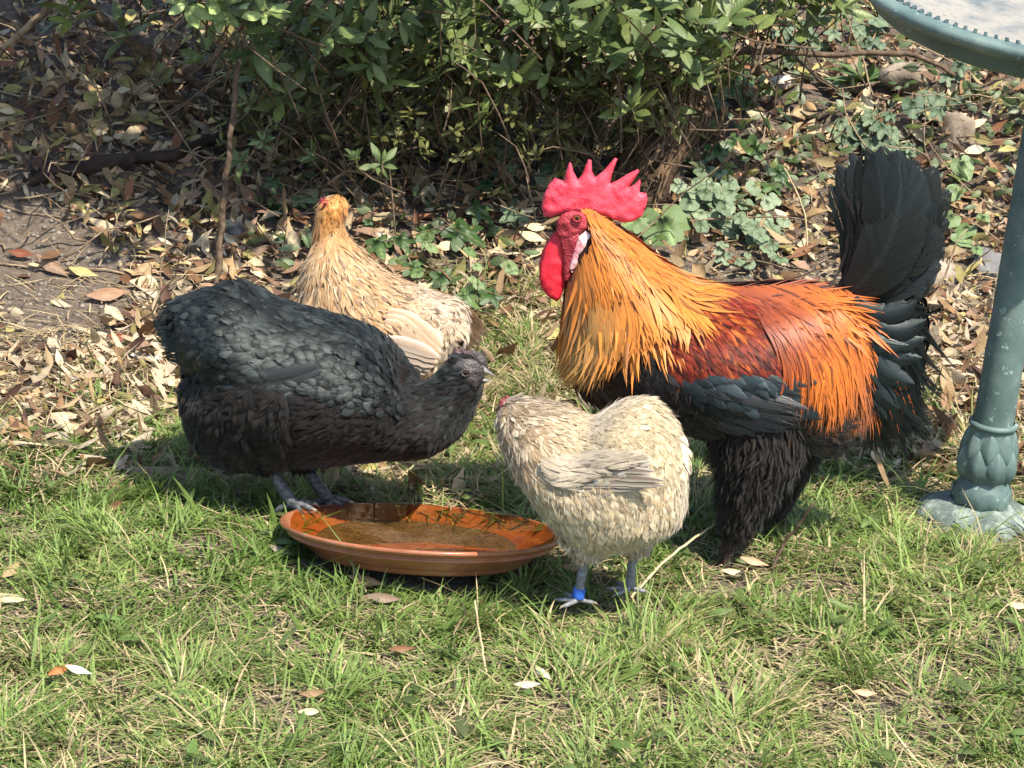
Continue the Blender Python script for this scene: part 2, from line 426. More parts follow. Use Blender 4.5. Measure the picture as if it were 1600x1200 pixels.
# broad weed leaves and clover low among the blades
m = 5200
x = rng.uniform(-1.3, 1.3, m); y = rng.uniform(2.3, 3.9, m)
kp = (rng.random(m) < grass_density(x, y) * vnoise(x, y, 3.2, 41)); x, y = x[kp], y[kp]; m = len(x)
a = rng.uniform(0, 6.283, m)
V, F, uv, si, al = ribbons(np.stack([x, y, hgt(x, y) + rng.uniform(0.005, 0.03, m)], -1), np.stack([np.cos(a), np.sin(a), rng.uniform(-.1, .5, m)], -1),
                           np.stack([rng.normal(0, .3, m), rng.normal(0, .3, m), np.ones(m)], -1), rng.uniform(0.012, 0.045, m), rng.uniform(0.007, 0.017, m),
                           [0.3, 0.85, 1, 0.7, 0.1], lift=0.2, curl=0.3, cup=0.25)
wc = np.array([0.10, 0.17, 0.045]) * rng.uniform(0.7, 1.5, (m, 1)) + np.array([0.03, 0.0, 0.02]) * rng.random((m, 1))
np_obj('lawn_weeds', V, F, GRASS, dict(col=wc[si], fuv=uv), kind='stuff', label='small broad weed leaves low in the lawn')

# dead straw lying on soil and in the lawn
m = 13000
sx = rng.uniform(-100, 1700, m); sy = np.where(rng.random(m) < 0.5, rng.uniform(520, 780, m), rng.uniform(430, 1230, m))
S = ground_at(sx, sy); S = S[(S[:, 0] - SAU[0]) ** 2 + (S[:, 1] - SAU[1]) ** 2 > .2 ** 2]; m = len(S); nn = ground_normal(S[:, 0], S[:, 1]); a = rng.uniform(0, 6.283, m)
S = S + nn * rng.uniform(0.001, 0.014, m)[:, None]
V, F, uv, si, al = ribbons(S, np.stack([np.cos(a), np.sin(a) * .8, rng.normal(0.03, .2, m)], -1), nn, rng.uniform(0.02, 0.085, m), rng.uniform(0.0012, 0.0028, m),
                           [0.7, 1, 1, 0.3], across=2, lift=rng.uniform(-.05, .3, m), curl=rng.uniform(0, .4, m), side=rng.normal(0, .3, m), cup=0)
sc = np.array([0.50, 0.40, 0.24]) * rng.uniform(0.4, 1.25, (m, 1))
m2 = 16000; sx2 = rng.uniform(-150, 1750, m2); sy2 = rng.uniform(680, 1260, m2); S2 = ground_at(sx2, sy2); S2 = S2[(S2[:, 0] - SAU[0]) ** 2 + (S2[:, 1] - SAU[1]) ** 2 > .19 ** 2]; m2 = len(S2)
a2 = rng.uniform(0, 6.283, m2); V2, F2, uv2, si2, al2 = ribbons(S2 + np.array([0, 0, 1]) * rng.uniform(.0, .008, m2)[:, None], np.stack([np.cos(a2), np.sin(a2), rng.normal(.02, .1, m2)], -1), np.array([[0, 0, 1.0]]), rng.uniform(.01, .045, m2), rng.uniform(.0014, .0045, m2), [.7, 1, .9, .3], across=2, lift=.05, curl=rng.uniform(0, .3, m2), side=rng.normal(0, .4, m2), cup=0)
DRYM = leaf_mat('dry_leaf_mass', None, trans=0.15, rough=0.7, spec=0.25, vein=0.2)
np_obj('thatch', V2, F2, DRYM, dict(col=(np.array([[.46, .38, .24], [.34, .27, .17], [.40, .37, .20]])[rng.integers(3, size=m2)] * rng.uniform(.5, 1.2, (m2, 1)))[si2], fuv=uv2), kind='stuff', label='dead thatch matted between the grass blades')
np_obj('straw', V, F, DRYM, dict(col=sc[si], fuv=uv), kind='stuff', label='thin dead straw strewn over the soil')

# ================================================================ LEAF LITTER
LP = [0.12, 0.8, 1.0, 0.65, 0.06]
def litter_density(px, py, P):
    d = np.where(P[:, 1] > 3.75, 1.0, 0.0)
    d = d * np.where(in_poly(px, py, [(-400, 290), (60, 300), (150, 370), (200, 430), (210, 490), (120, 550), (-400, 570)]), 0.05, 1)     # bare earth slope
    d = d * np.where(in_poly(px, py, [(820, 120), (1050, 90), (1060, 300), (830, 290)]), 0.25, 1)                         # dark hollow
    d = d * np.where(in_poly(px, py, [(1010, 380), (1300, 400), (1300, 450), (1000, 450)]), 0.35, 1)
    d = np.maximum(d, 0.9 * np.exp(-((px - 120) / 140) ** 2 - ((py - 680) / 45) ** 2))
    d = np.maximum(d, 0.9 * np.exp(-((px - 560) / 80) ** 2 - ((py - 742) / 25) ** 2))
    d = np.maximum(d, 0.9 * np.exp(-((px - 1420) / 110) ** 2 - ((py - 690) / 60) ** 2))
    d = np.maximum(d, 0.8 * np.exp(-((px - 280) / 90) ** 2 - ((py - 745) / 20) ** 2))
    for cx, cy, rx, ry, w in TUFTS:
        if w > .85: d = d * (1 - .85 * np.exp(-((px - cx) / (rx * .9)) ** 2 - ((py - cy) / (ry * .9)) ** 2))
    return np.maximum(d, 0.04)
def litter_points(m, ylo, yhi):
    sx = np.where(rng.random(m) < .72, rng.uniform(-100, 1700, m), rng.uniform(-900, 2500, m)); sy = rng.uniform(ylo, yhi, m)
    P = ground_at(sx, sy)
    kp = (rng.random(m) < litter_density(sx, sy, P)) & ((P[:, 0] - SAU[0]) ** 2 + (P[:, 1] - SAU[1]) ** 2 > 0.2 ** 2) & ((P[:, 0] - BATH[0]) ** 2 + (P[:, 1] - BATH[1]) ** 2 > 0.1 ** 2)
    return P[kp], sx[kp], sy[kp]
TANS = np.array([[0.46, 0.35, 0.21], [0.36, 0.25, 0.14], [0.54, 0.45, 0.30], [0.25, 0.15, 0.08], [0.17, 0.09, 0.05], [0.42, 0.34, 0.24], [0.34, 0.30, 0.12], [0.31, 0.20, 0.14], [0.10, 0.055, 0.04]])
P, sx, sy = litter_points(21000, -120, 800)
q_ = litter_points(10000, 470, 800); P = np.concatenate([P, q_[0]]); sx = np.concatenate([sx, q_[1]]); sy = np.concatenate([sy, q_[2]])
m = len(P); nn = ground_normal(P[:, 0], P[:, 1]); a = rng.uniform(0, 6.283, m)
nn2 = unit(nn + rng.normal(0, 0.42, (m, 3)))
T = np.stack([np.cos(a), np.sin(a), rng.normal(0.08, .3, m)], -1); T = unit(T - nn2 * (T * nn2).sum(-1, keepdims=True))
small = rng.random(m) < 0.6
L = np.where(small, rng.uniform(0.012, 0.03, m), rng.uniform(0.03, 0.058, m)); W = L * rng.uniform(0.2, 0.75, m)
V, F, uv, si, al = ribbons(P + nn * rng.uniform(0.0, 0.016, m)[:, None], T, nn2, L, W, LP, lift=rng.uniform(-.2, .4, m), curl=rng.uniform(-.5, .6, m), cup=rng.uniform(-.9, .9, m), side=rng.normal(0, .25, m), jag=.45)
lc = TANS[rng.integers(0, len(TANS), m)] * rng.uniform(0.65, 1.25, (m, 1)); sunny = (sy > 470) & (rng.random(m) < .3); lc = np.where(sunny[:, None], np.array([.54, .45, .33]) * rng.uniform(.7, 1.1, (m, 1)), lc)  # part of the lower litter is coloured lighter to stand for sunlight
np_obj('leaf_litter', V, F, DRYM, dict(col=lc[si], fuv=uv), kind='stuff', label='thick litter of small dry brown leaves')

# larger fallen leaves, each its own thing
def leaf_variants(nm, mat, count, prof, wr, across=3):
    out = []
    for i in range(count):
        V, F, uv, si, al = ribbons([[0, -0.5, 0]], [[0, 1, 0]], [[0, 0, 1]], 1.0, rng.uniform(*wr), prof, across=across, lift=rng.uniform(-.15, .4), curl=rng.uniform(-.45, .6),
                                   cup=rng.uniform(-.7, .7), side=rng.normal(0, .15))
        out.append(np_data(nm, V, F, mat, dict(fuv=uv)))
    return out
LEAFCOL = [('pale cream', (.52, .43, .29)), ('tan', (.41, .30, .175)), ('straw coloured', (.47, .38, .20)), ('mid brown', (.30, .19, .10)), ('dark brown', (.15, .082, .045)), ('olive brown', (.28, .25, .10)), ('reddish brown', (.27, .12, .065)), ('greyish', (.33, .29, .23)), ('sunlit toned', (.56, .48, .36))]  # last entry puts sunlit brightness into the leaf colour
FV = []
for nm_, c_ in LEAFCOL:
    m_ = leaf_mat('fallen_leaf_' + nm_.replace(' ', '_'), [(0, tuple(x * .85 for x in c_)), (1, tuple(x * 1.12 for x in c_))], trans=0.18, rough=0.65, spec=0.3, vein=0.5)
    FV.append(leaf_variants('fallen_leaf', m_, 6, [0.1, 0.55, 0.92, 1.0, 0.72, 0.32, 0.03], (0.26, 0.44)))
BIRDS = [[(850, 260), (1010, 280), (1050, 390), (1280, 420), (1300, 240), (1470, 230), (1500, 420), (1440, 600), (1340, 720), (1210, 860), (1090, 880), (900, 640), (840, 450)],
         [(235, 470), (370, 440), (470, 440), (460, 380), (500, 295), (550, 310), (600, 410), (740, 480), (780, 590), (1060, 610), (1100, 780), (1000, 900), (880, 890), (400, 890), (290, 700)],
         [(1480, 640), (1590, 130), (1340, 0), (1340, -40), (1700, -40), (1700, 850), (1440, 850)]]
MARKS = [(345, 300, 'upright stick'), (345, 410, 'foot of the upright stick'), (240, 262, 'dark log'), (90, 285, 'left end of the dark log'), (60, 420, 'bare earth slope'), (60, 180, 'upper left bank'), (200, 150, 'sloping shrub branch'), (120, 670, 'left straw patch'), (250, 600, 'black hen tail'),
         (520, 270, 'buff hen head'), (700, 340, 'dark ivy'), (630, 245, 'curled yellow leaf'), (560, 740, 'black hen belly'), (800, 470, 'grass tuft behind the hens'), (800, 300, 'rooster comb'), (1050, 200, 'gnarled stump'), (1130, 330, 'round leaved creeper'), (1250, 90, 'long bare branch'), (1345, 150, 'leaf rosette'), (1220, 240, 'tall ivy leaves'),
         (1290, 330, 'rooster tail'), (1460, 440, 'broad tan stone'), (1430, 150, 'high brown stone'), (1400, 640, 'bird bath urn'), (1500, 560, 'bird bath shaft'), (1420, 740, 'bird bath base'), (1350, 700, 'rooster belly'), (300, 750, 'leaf shaped shade'), (160, 500, 'foot of the earth slope'), (480, 200, 'dim shrub stems'), (960, 390, 'pale scalloped leaf'), (1100, 40, 'shrub right end')]
def orient(o, p, T, N, s):
    T = unit(T); N = unit(N - T * np.dot(T, N)); B = np.cross(T, N)
    Mx = Matrix.Identity(4)
    for i in range(3): Mx[i][0], Mx[i][1], Mx[i][2], Mx[i][3] = B[i] * s, T[i] * s, N[i] * s, p[i]
    o.matrix_world = Mx
P, sx, sy = litter_points(1300, 60, 800)
cnt = 0; used_ = set()
for i in range(len(P)):
    if cnt >= 280: break
    X_, Y_ = float(sx[i]), float(sy[i])
    if X_ < 5 or X_ > 1595 or any(in_poly(np.array(X_), np.array(Y_), b_) for b_ in BIRDS): continue
    nn = ground_normal(P[i][0], P[i][1]); N = unit(nn + rng.normal(0, .33, 3)); a = rng.uniform(0, 6.283); sz = rng.uniform(0.036, 0.068); ci = rng.integers(len(LEAFCOL)) if Y_ < 470 or rng.random() < .72 else len(LEAFCOL) - 1  # leaves lower down often take the sunlit colour
    T = np.array([math.cos(a), math.sin(a), rng.normal(.05, .2)]); T = unit(T - N * np.dot(T, N))
    mk = min(MARKS, key=lambda q: (q[0] - X_) ** 2 + (q[1] - Y_) ** 2); dx, dy = X_ - mk[0], Y_ - mk[1]; far = 'close' if dx * dx + dy * dy < 45 ** 2 else ('near', 'well')[dx * dx + dy * dy > 90 ** 2]
    rel = (('right of' if dx > 0 else 'left of') if abs(dx) > 2 * abs(dy) else ('below' if dy > 0 else 'above') if abs(dy) > 2 * abs(dx) else ('below right of' if dx > 0 else 'below left of') if dy > 0 else ('above right of' if dx > 0 else 'above left of'))
    tip = ('right', 'away', 'left', 'forward')[int(((a + math.pi / 4) % (2 * math.pi)) / (math.pi / 2))]
    size = 'small' if sz < .047 else 'large' if sz > .058 else 'medium'
    lab_ = f'{size} {LEAFCOL[ci][0]} dry leaf, tip {tip}, {far} {rel} the {mk[2]}'.replace('near ', '').replace('foot of the earth slope', 'earth slope foot').replace('grass tuft behind the hens', 'tuft behind the hens').replace('foot of the upright stick', 'stick foot').replace('left end of the dark log', 'log left end')
    if lab_ in used_: continue
    used_.add(lab_); cnt += 1
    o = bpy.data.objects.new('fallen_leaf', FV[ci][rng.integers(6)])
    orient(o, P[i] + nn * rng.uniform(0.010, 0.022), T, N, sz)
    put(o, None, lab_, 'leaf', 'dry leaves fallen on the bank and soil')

# twigs strewn over the bank
m = 330
sx = rng.uniform(-50, 1650, m); sy = rng.uniform(-10, 520, m); P = ground_at(sx, sy)
BARK = simple_mat('bark', (0.05, 0.033, 0.022), (0.17, 0.12, 0.08), 60, 0.85, 0.2, 0.6, 0.004)
TWIG = simple_mat('pale_twig', (0.14, 0.095, 0.06), (0.33, 0.25, 0.16), 45, 0.8, 0.2, 0.4, 0.002)
tv = []
for i in range(m):
    a = rng.uniform(0, 6.283); l = rng.uniform(0.08, 0.32); d = np.array([math.cos(a), math.sin(a) * .6, rng.normal(0.1, .35)])
    q = [P[i] + [0, 0, .01]]
    for s in range(5):
        d = unit(d + rng.normal(0, .22, 3)); q.append(q[-1] + d * l / 5)
        q[-1][2] = max(q[-1][2], hgt(q[-1][0], q[-1][1]) + .006)
    r = rng.uniform(0.0011, 0.0030)
    tv.append(tube(q, np.linspace(r, r * .5, 6), 5))
V, F = join(tv)
np_obj('twigs', V, F, TWIG, kind='stuff', label='thin dry twigs tangled over the bank')

# gravel grains on the bare earth slope
m = 900
sx = np.concatenate([rng.uniform(-200, 220, 600), rng.uniform(1000, 1320, 300)]); sy = np.concatenate([rng.uniform(330, 580, 600), rng.uniform(380, 460, 300)])
P = ground_at(sx, sy)
octa = np.array([[1, 0, 0], [-1, 0, 0], [0, 1, 0], [0, -1, 0], [0, 0, 1], [0, 0, -1.0]])
tf = np.array([[0, 2, 4], [2, 1, 4], [1, 3, 4], [3, 0, 4], [2, 0, 5], [1, 2, 5], [3, 1, 5], [0, 3, 5]])
sz = rng.uniform(0.0025, 0.009, (m, 1, 1)) * rng.uniform(0.5, 1.3, (m, 6, 1))
V = (P[:, None] + octa[None] * sz * np.array([1, 1, .7])).reshape(-1, 3)
F = (tf[None] + (np.arange(m) * 6)[:, None, None]).reshape(-1, 3)
np_obj('gravel', V, F, simple_mat('grit', (0.10, 0.085, 0.07), (0.27, 0.24, 0.20), 40), smooth=False, kind='stuff', label='grit and crumbs on the bare earth slope')

# ================================================================ SHRUB
SHRUB_C = at_depth(760, -60, 5.0)
shrub = empty('shrub', (SHRUB_C[0] + 0.25, 5.35, hgt(SHRUB_C[0] + .25, 5.35)), 0, 'leafy green shrub overhanging the bank along the top', 'shrub')
SB = np.array(shrub.location)
def s_local(P): return np.asarray(P, float) - SB
SHL = leaf_mat('shrub_leaf_mass', None, trans=0.3, rough=0.38, spec=0.45, vein=0.45)
clusters = []   # pos, scale, tone
def add_clusters(n, xr, yr, Dr, sc, tone, poly=None):
    k = 0
    while k < n:
        px, py, D = rng.uniform(*xr), rng.uniform(*yr), rng.uniform(*Dr)
        if poly is not None and not in_poly(np.array(px), np.array(py), poly): continue
        p = at_depth(px, py, D)
        k += 1
        if p[2] < hgt(p[0], p[1]) + 0.06: continue
        clusters.append((p, rng.uniform(*sc), tone, px, py))
add_clusters(190, (380, 1160), (-160, 70), (4.5, 5.1), (0.9, 1.4), 0)
add_clusters(90, (560, 1130), (10, 120), (4.6, 5.1), (0.8, 1.3), 0)
add_clusters(34, (-160, 430), (-150, 40), (4.5, 4.9), (0.8, 1.15), 0)
add_clusters(8, (270, 420), (-20, 25), (4.4, 4.5), (0.9, 1.1), 2)  # lighter leaf colour stands in for sunlight on these few clusters
add_clusters(120, (900, 1330), (-150, 45), (4.8, 5.3), (0.8, 1.3), 0)
add_clusters(60, (300, 1120), (60, 170), (4.6, 5.0), (0.7, 1.1), 0)
add_clusters(260, (360, 1060), (60, 215), (4.7, 5.3), (0.45, 0.8), 1)
add_clusters(60, (330, 900), (170, 260), (4.6, 4.95), (0.4, 0.75), 1)
add_clusters(36, (360, 800), (200, 255), (4.8, 5.1), (0.45, 0.75), 1)
add_clusters(20, (60, 380), (20, 120), (4.9, 5.3), (0.5, 0.8), 1)
for i in range(560):    # unseen crown above the picture, placed to shade the left bank
    p = np.array([rng.uniform(-1.05, .0), rng.uniform(4.0, 5.1), 0]); p[2] = rng.uniform(1.05, 1.75) - 0.1 * ((p[0]) ** 2)
    clusters.append((p, rng.uniform(.9, 1.4), 0, 0, -500))
SV = leaf_variants('leaf', leaf_mat('shrub_leaf', [(0, (0.09, 0.14, 0.045)), (.4, (0.12, 0.18, 0.06)), (.75, (0.17, 0.235, 0.095)), (1, (0.24, 0.30, 0.14))], 0.3, 0.36, 0.45, 0.5), 6,
                   [0.08, 0.35, 0.72, 0.98, 0.95, 0.6, 0.08], (0.30, 0.40))
LPs, LT, LN, LL, LW, LC = [], [], [], [], [], []
tw = []; singles = 0
order = sorted(range(len(clusters)), key=lambda i: clusters[i][0][1] + (0 if clusters[i][4] > -40 else 50))
for ii in order:
    p, sc, tone, cx, cy = clusters[ii]
    ax = unit(np.array([rng.normal(0, .5), -0.45 + rng.normal(0, .35), 0.75]))
    q0 = p - ax * 0.09 * sc + rng.normal(0, .02, 3); q1 = q0 - unit(ax + rng.normal(0, .5, 3)) * rng.uniform(.06, .16)
    tw.append(tube(spline([q1, q0, p], 5), np.linspace(0.0022, 0.0012, 5), 4))
    nl = rng.integers(6, 10); a0 = rng.uniform(0, 6.28)
    e1 = unit(np.cross(ax, [0.3, 1, .2])); e2 = np.cross(ax, e1)
    base = {0: (0.14, 0.19, 0.062), 1: (0.145, 0.155, 0.055), 2: (0.26, 0.34, 0.13)}[tone]
    for j in range(nl):
        a = a0 + j * 2.4 + rng.normal(0, .2); out = e1 * math.cos(a) + e2 * math.sin(a)
        T = unit(out + ax * rng.uniform(0.0, 0.9)); N = unit(ax - T * np.dot(ax, T) + rng.normal(0, .12, 3))
        L = sc * rng.uniform(.036, .066)
        at = p - ax * rng.uniform(0, .035) * sc
        if singles < 300 and cy > -40 and tone != 2:
            singles += 1
            o = bpy.data.objects.new('leaf', SV[rng.integers(len(SV))]); put(o, shrub)
            T2 = unit(T); N2 = unit(N - T2 * np.dot(T2, N)); Bx = np.cross(T2, N2); c = s_local(at + T2 * L * .5)
            Mx = Matrix.Identity(4)
            for i in range(3): Mx[i][0], Mx[i][1], Mx[i][2], Mx[i][3] = Bx[i] * L, T2[i] * L, N2[i] * L, c[i]
            o.matrix_local = Mx
        else:
            LPs.append(at); LT.append(T); LN.append(N); LL.append(L); LW.append(L * rng.uniform(.30, .40))
            LC.append(np.array(base) * rng.uniform(.6, 1.45) + np.array([.02, .012, 0]) * rng.random())
m = len(LPs)
V, F, uv, si, al = ribbons(np.array(LPs), np.array(LT), np.array(LN), LL, LW, [0.08, 0.4, 0.85, 1, 0.75, 0.08], lift=rng.uniform(0, .3, m), curl=rng.uniform(.0, .45, m), cup=rng.uniform(.1, .5, m))
np_obj('foliage', s_local(V), F, SHL, dict(col=np.array(LC)[si], fuv=uv), shrub, kind='stuff')
V, F = join(tw)
np_obj('twigs', s_local(V), F, BARK, None, shrub, kind='stuff')
# grassy hanging stems in the dim lower part of the shrub
m = 1500
sx = rng.uniform(350, 1080, m); sy = rng.uniform(70, 235, m) + 0.02 * (sx - 700); D = rng.uniform(4.85, 5.35, m)
P = at_depth(sx, sy, D); a = rng.uniform(0, 6.283, m)
V, F, uv, si, al = ribbons(P, np.stack([np.cos(a), np.sin(a) * .5, rng.normal(.1, .5, m)], -1), rng.normal(0, 1, (m, 3)), rng.uniform(.03, .11, m), rng.uniform(.0014, .006, m),
                           [0.5, 1, .9, .1], across=2, lift=0, curl=rng.normal(0, .4, m), side=rng.normal(0, .3, m), cup=0, grav=.2)
cc = np.array([0.10, 0.115, 0.035]) * rng.uniform(.5, 1.6, (m, 1))
np_obj('hanging_stems', s_local(V), F, SHL, dict(col=cc[si], fuv=uv), shrub, kind='stuff')
def branch(nm, pts, r0, r1, mat=BARK, parent=None, local=None, n=14, ridge=.08, sides=8, **kw):
    q = spline(pts, n); q = q + np.random.default_rng(len(pts) + int(abs(pts[0][0]) * 1000)).normal(0, r0 * .25, q.shape)
    if local is not None: q = q - local
    V, F = tube(q, np.linspace(r0, r1, n), sides, ridge)
    return np_obj(nm, V, F, mat, None, parent, **kw)
dp = lambda x, y, D: at_depth(x, y, D)
branch('branch', [dp(40, -140, 4.9), dp(130, 0, 4.95), dp(240, 90, 5.0), dp(300, 125, 5.02), dp(368, 175, 5.05)], .014, .008, BARK, shrub, SB)
branch('branch', [dp(-60, 120, 4.8), dp(0, 78, 4.82), dp(60, 25, 4.85), dp(110, -40, 4.9)], .008, .006, TWIG, shrub, SB)
branch('branch', [dp(0, 90, 5.0), dp(90, 95, 5.0), dp(160, 125, 5.05), dp(250, 175, 5.1), dp(350, 222, 5.15)], .004, .002, TWIG, shrub, SB)
branch('trunk', [SB + [0, 0, -.05], SB + [-.05, -.1, .25], SB + [-.12, -.2, .6], SB + [0.0, -.35, 1.0]], .03, .02, BARK, shrub, SB, 18, .15)
for i in range(16):
    e = np.array([rng.uniform(-.8, .9), rng.uniform(4.1, 5.2), rng.uniform(1.0, 1.5)])
    branch('branch', [SB + [-.1, -.2, .55], (SB + [-.1, -.2, .7]) * .5 + e * .5 + [0, 0, .1], e], .012, .003, BARK, shrub, SB, 10)
for i in range(16):
    e = dp(rng.uniform(380, 1080), rng.uniform(0, 190), rng.uniform(4.7, 5.1))
    branch('branch', [SB + [-.08, -.15, .45], (SB + [0, -.2, .4]) * .45 + e * .55 + [0, 0, .05], e], .008, .0018, BARK, shrub, SB, 10)
# ================================================================ BIRDS
class Bird:
    def __init__(self, name, label, O, yaw, group=None, cat='hen'):
        self.O = np.array(O, float); self.yaw = yaw
        self.X = np.array([math.cos(yaw), math.sin(yaw), 0]); self.Y = np.array([-math.sin(yaw), math.cos(yaw), 0]); self.Z = np.array([0, 0, 1.0])
        self.e = empty(name, O, yaw, label, cat, group)
        self.s = np.linalg.norm(self.O + [0, 0, .25] - CAM) / FPX
        self.loft = None
    def l(self, px, py, y=0.0):
        d = rays(px, py); Q = self.O + self.Y * 0
        y = np.broadcast_to(np.asarray(y, float), np.shape(px))
        t = ((Q - CAM) @ self.Y + y) / (d @ self.Y)
        P = CAM + d * t[..., None] - self.O
        return np.stack([P @ self.X, P @ self.Y, P @ self.Z], -1)
    def w(self, L):
        L = np.asarray(L, float)
        return self.O + L[..., 0:1] * self.X + L[..., 1:2] * self.Y + L[..., 2:3] * self.Z
    def px(self, L):
        q = np.array(L, float); q[..., 1] = -np.abs(q[..., 1])
        return project(self.w(q))
    def on(self, px, py, off=0.0):
        """point of the near flank that shows at this picture point"""
        y = np.zeros(np.shape(px))
        for _ in range(5):
            q = self.l(px, py, -(y + off)); y = .5 * y + .5 * self.loft.surf(q[..., 0], q[..., 2])[0] if _ < 4 else y
        return q, y, self.loft.surf(q[..., 0], q[..., 2])[1]

class Loft:
    def __init__(self, b, st, bulges=(), sq=0.92):
        st = np.asarray(st, float); self.b = b; self.m = len(st); self.sq = sq
        T = b.l(st[:, 0], st[:, 1]); B = b.l(st[:, 2], st[:, 3]); s = b.s
        y0 = st[:, 5] * s if st.shape[1] > 5 else np.zeros(len(st))
        self.C = np.column_stack([T[:, [0, 2]], B[:, [0, 2]], st[:, 4] * s, y0])
        self.bul = [(b.l(np.array(p), np.array(q))[[0, 2]], rx * s, ry * s, am * s) for p, q, rx, ry, am in bulges]
    def P(self, u, a):
        c = catmull(self.C, u); ca, sa = np.cos(a), np.sin(a)
        ca = np.sign(ca) * np.abs(ca) ** self.sq; sa = np.sign(sa) * np.abs(sa) ** self.sq
        mid = (c[..., 0:2] + c[..., 2:4]) / 2; half = (c[..., 0:2] - c[..., 2:4]) / 2
        xz = mid + half * ca[..., None]; y = c[..., 4] * sa
        for q, rx, ry, am in self.bul:
            y = y + np.sign(sa) * np.abs(sa) * am * np.exp(-((xz[..., 0] - q[0]) / rx) ** 2 - ((xz[..., 1] - q[1]) / ry) ** 2)
        return np.stack([xz[..., 0], y + c[..., 5], xz[..., 1]], -1)
    def frame(self, u, a):
        e = 1e-3; P = self.P(u, a)
        du = self.P(np.minimum(u + e, self.m - 1), a) - self.P(np.maximum(u - e, 0), a); da = self.P(u, a + e) - self.P(u, a - e)
        N = np.cross(du, da); ar = np.linalg.norm(N, axis=-1)
        c = catmull(self.C, u); mid = np.stack([(c[..., 0] + c[..., 2]) / 2, c[..., 5], (c[..., 1] + c[..., 3]) / 2], -1)
        N = unit(N) * np.sign((N * (P - mid)).sum(-1))[..., None]
        return P, N, unit(du), ar
    def grid(self, nu=60, na=36, inset=0.0):
        u = np.linspace(0, self.m - 1, nu); a = np.linspace(-np.pi, np.pi, na, endpoint=False)
        U, A = np.meshgrid(u, a, indexing='ij'); P, N, _, _ = self.frame(U, A)
        V = (P - N * inset).reshape(-1, 3)
        V = np.concatenate([V, V[:na].mean(0, keepdims=True), V[-na:].mean(0, keepdims=True)])
        i = np.arange(nu - 1)[:, None] * na; j = np.arange(na)[None]; j2 = (j + 1) % na
        F = np.stack([i + j, i + j2, i + na + j2, i + na + j], -1).reshape(-1, 4)
        jj = np.arange(na); e0 = nu * na
        T1 = np.stack([(jj + 1) % na, jj, np.full(na, e0)], -1); T2 = np.stack([(nu - 1) * na + jj, (nu - 1) * na + (jj + 1) % na, np.full(na, e0 + 1)], -1)
        return V, F, np.concatenate([T1, T2])
    def build_map(self, bin=0.005):
        U, A = np.meshgrid(np.linspace(0, self.m - 1, 400), np.linspace(-np.pi, 0, 140), indexing='ij')
        P = self.P(U, A).reshape(-1, 3); self.bin = bin
        self.lo = P[:, [0, 2]].min(0) - 0.05; n = ((P[:, [0, 2]].max(0) + 0.05 - self.lo) / bin).astype(int) + 1
        Ym = np.zeros(n); ij = ((P[:, [0, 2]] - self.lo) / bin).astype(int)
        np.maximum.at(Ym, (ij[:, 0], ij[:, 1]), -P[:, 1])
        for _ in range(3):
            Q = np.pad(Ym, 1, mode='edge'); Ym = sum(Q[i:i + n[0], j:j + n[1]] for i in range(3) for j in range(3)) / 9
        self.Ym = Ym; gx, gz = np.gradient(Ym, bin); self.gx, self.gz = gx, gz
    def surf(self, x, z):
        f = (np.stack([x, z], -1) - self.lo) / self.bin - 0.5; n = self.Ym.shape
        i = np.clip(np.floor(f).astype(int), 0, np.array(n) - 2); t = np.clip(f - i, 0, 1)
        def g(A): return ((A[i[..., 0], i[..., 1]] * (1 - t[..., 0]) + A[i[..., 0] + 1, i[..., 1]] * t[..., 0]) * (1 - t[..., 1])
                          + (A[i[..., 0], i[..., 1] + 1] * (1 - t[..., 0]) + A[i[..., 0] + 1, i[..., 1] + 1] * t[..., 0]) * t[..., 1])
        y = g(self.Ym); N = unit(np.stack([-g(self.gx).clip(-3, 3), -np.ones_like(y), -g(self.gz).clip(-3, 3)], -1))
        return y, N

def flow_field(guides):
    g = np.asarray(guides, float); d = unit(g[:, 2:4])
    def f(px, py):
        r2 = (px[..., None] - g[:, 0]) ** 2 + (py[..., None] - g[:, 1]) ** 2 + 60
        w = 1 / r2 ** 1.5
        return unit((w[..., None] * d).sum(-2))
    return f

P_ROUND = [0.45, 0.93, 1.0, 0.8, 0.15]
P_SOFT = [0.4, 0.9, 0.95, 0.6, 0.05]
P_HACK = [0.15, 0.8, 1.0, 0.9, 0.66, 0.3, 0.02]
P_FLIGHT = [0.35, 0.75, 0.95, 1, 1, 1, 0.98, 0.93, 0.8, 0.5, 0.1]

def spread_cols(C0, C1, si, al):
    return C0[si] * (1 - al)[:, None] + C1[si] * al[:, None]

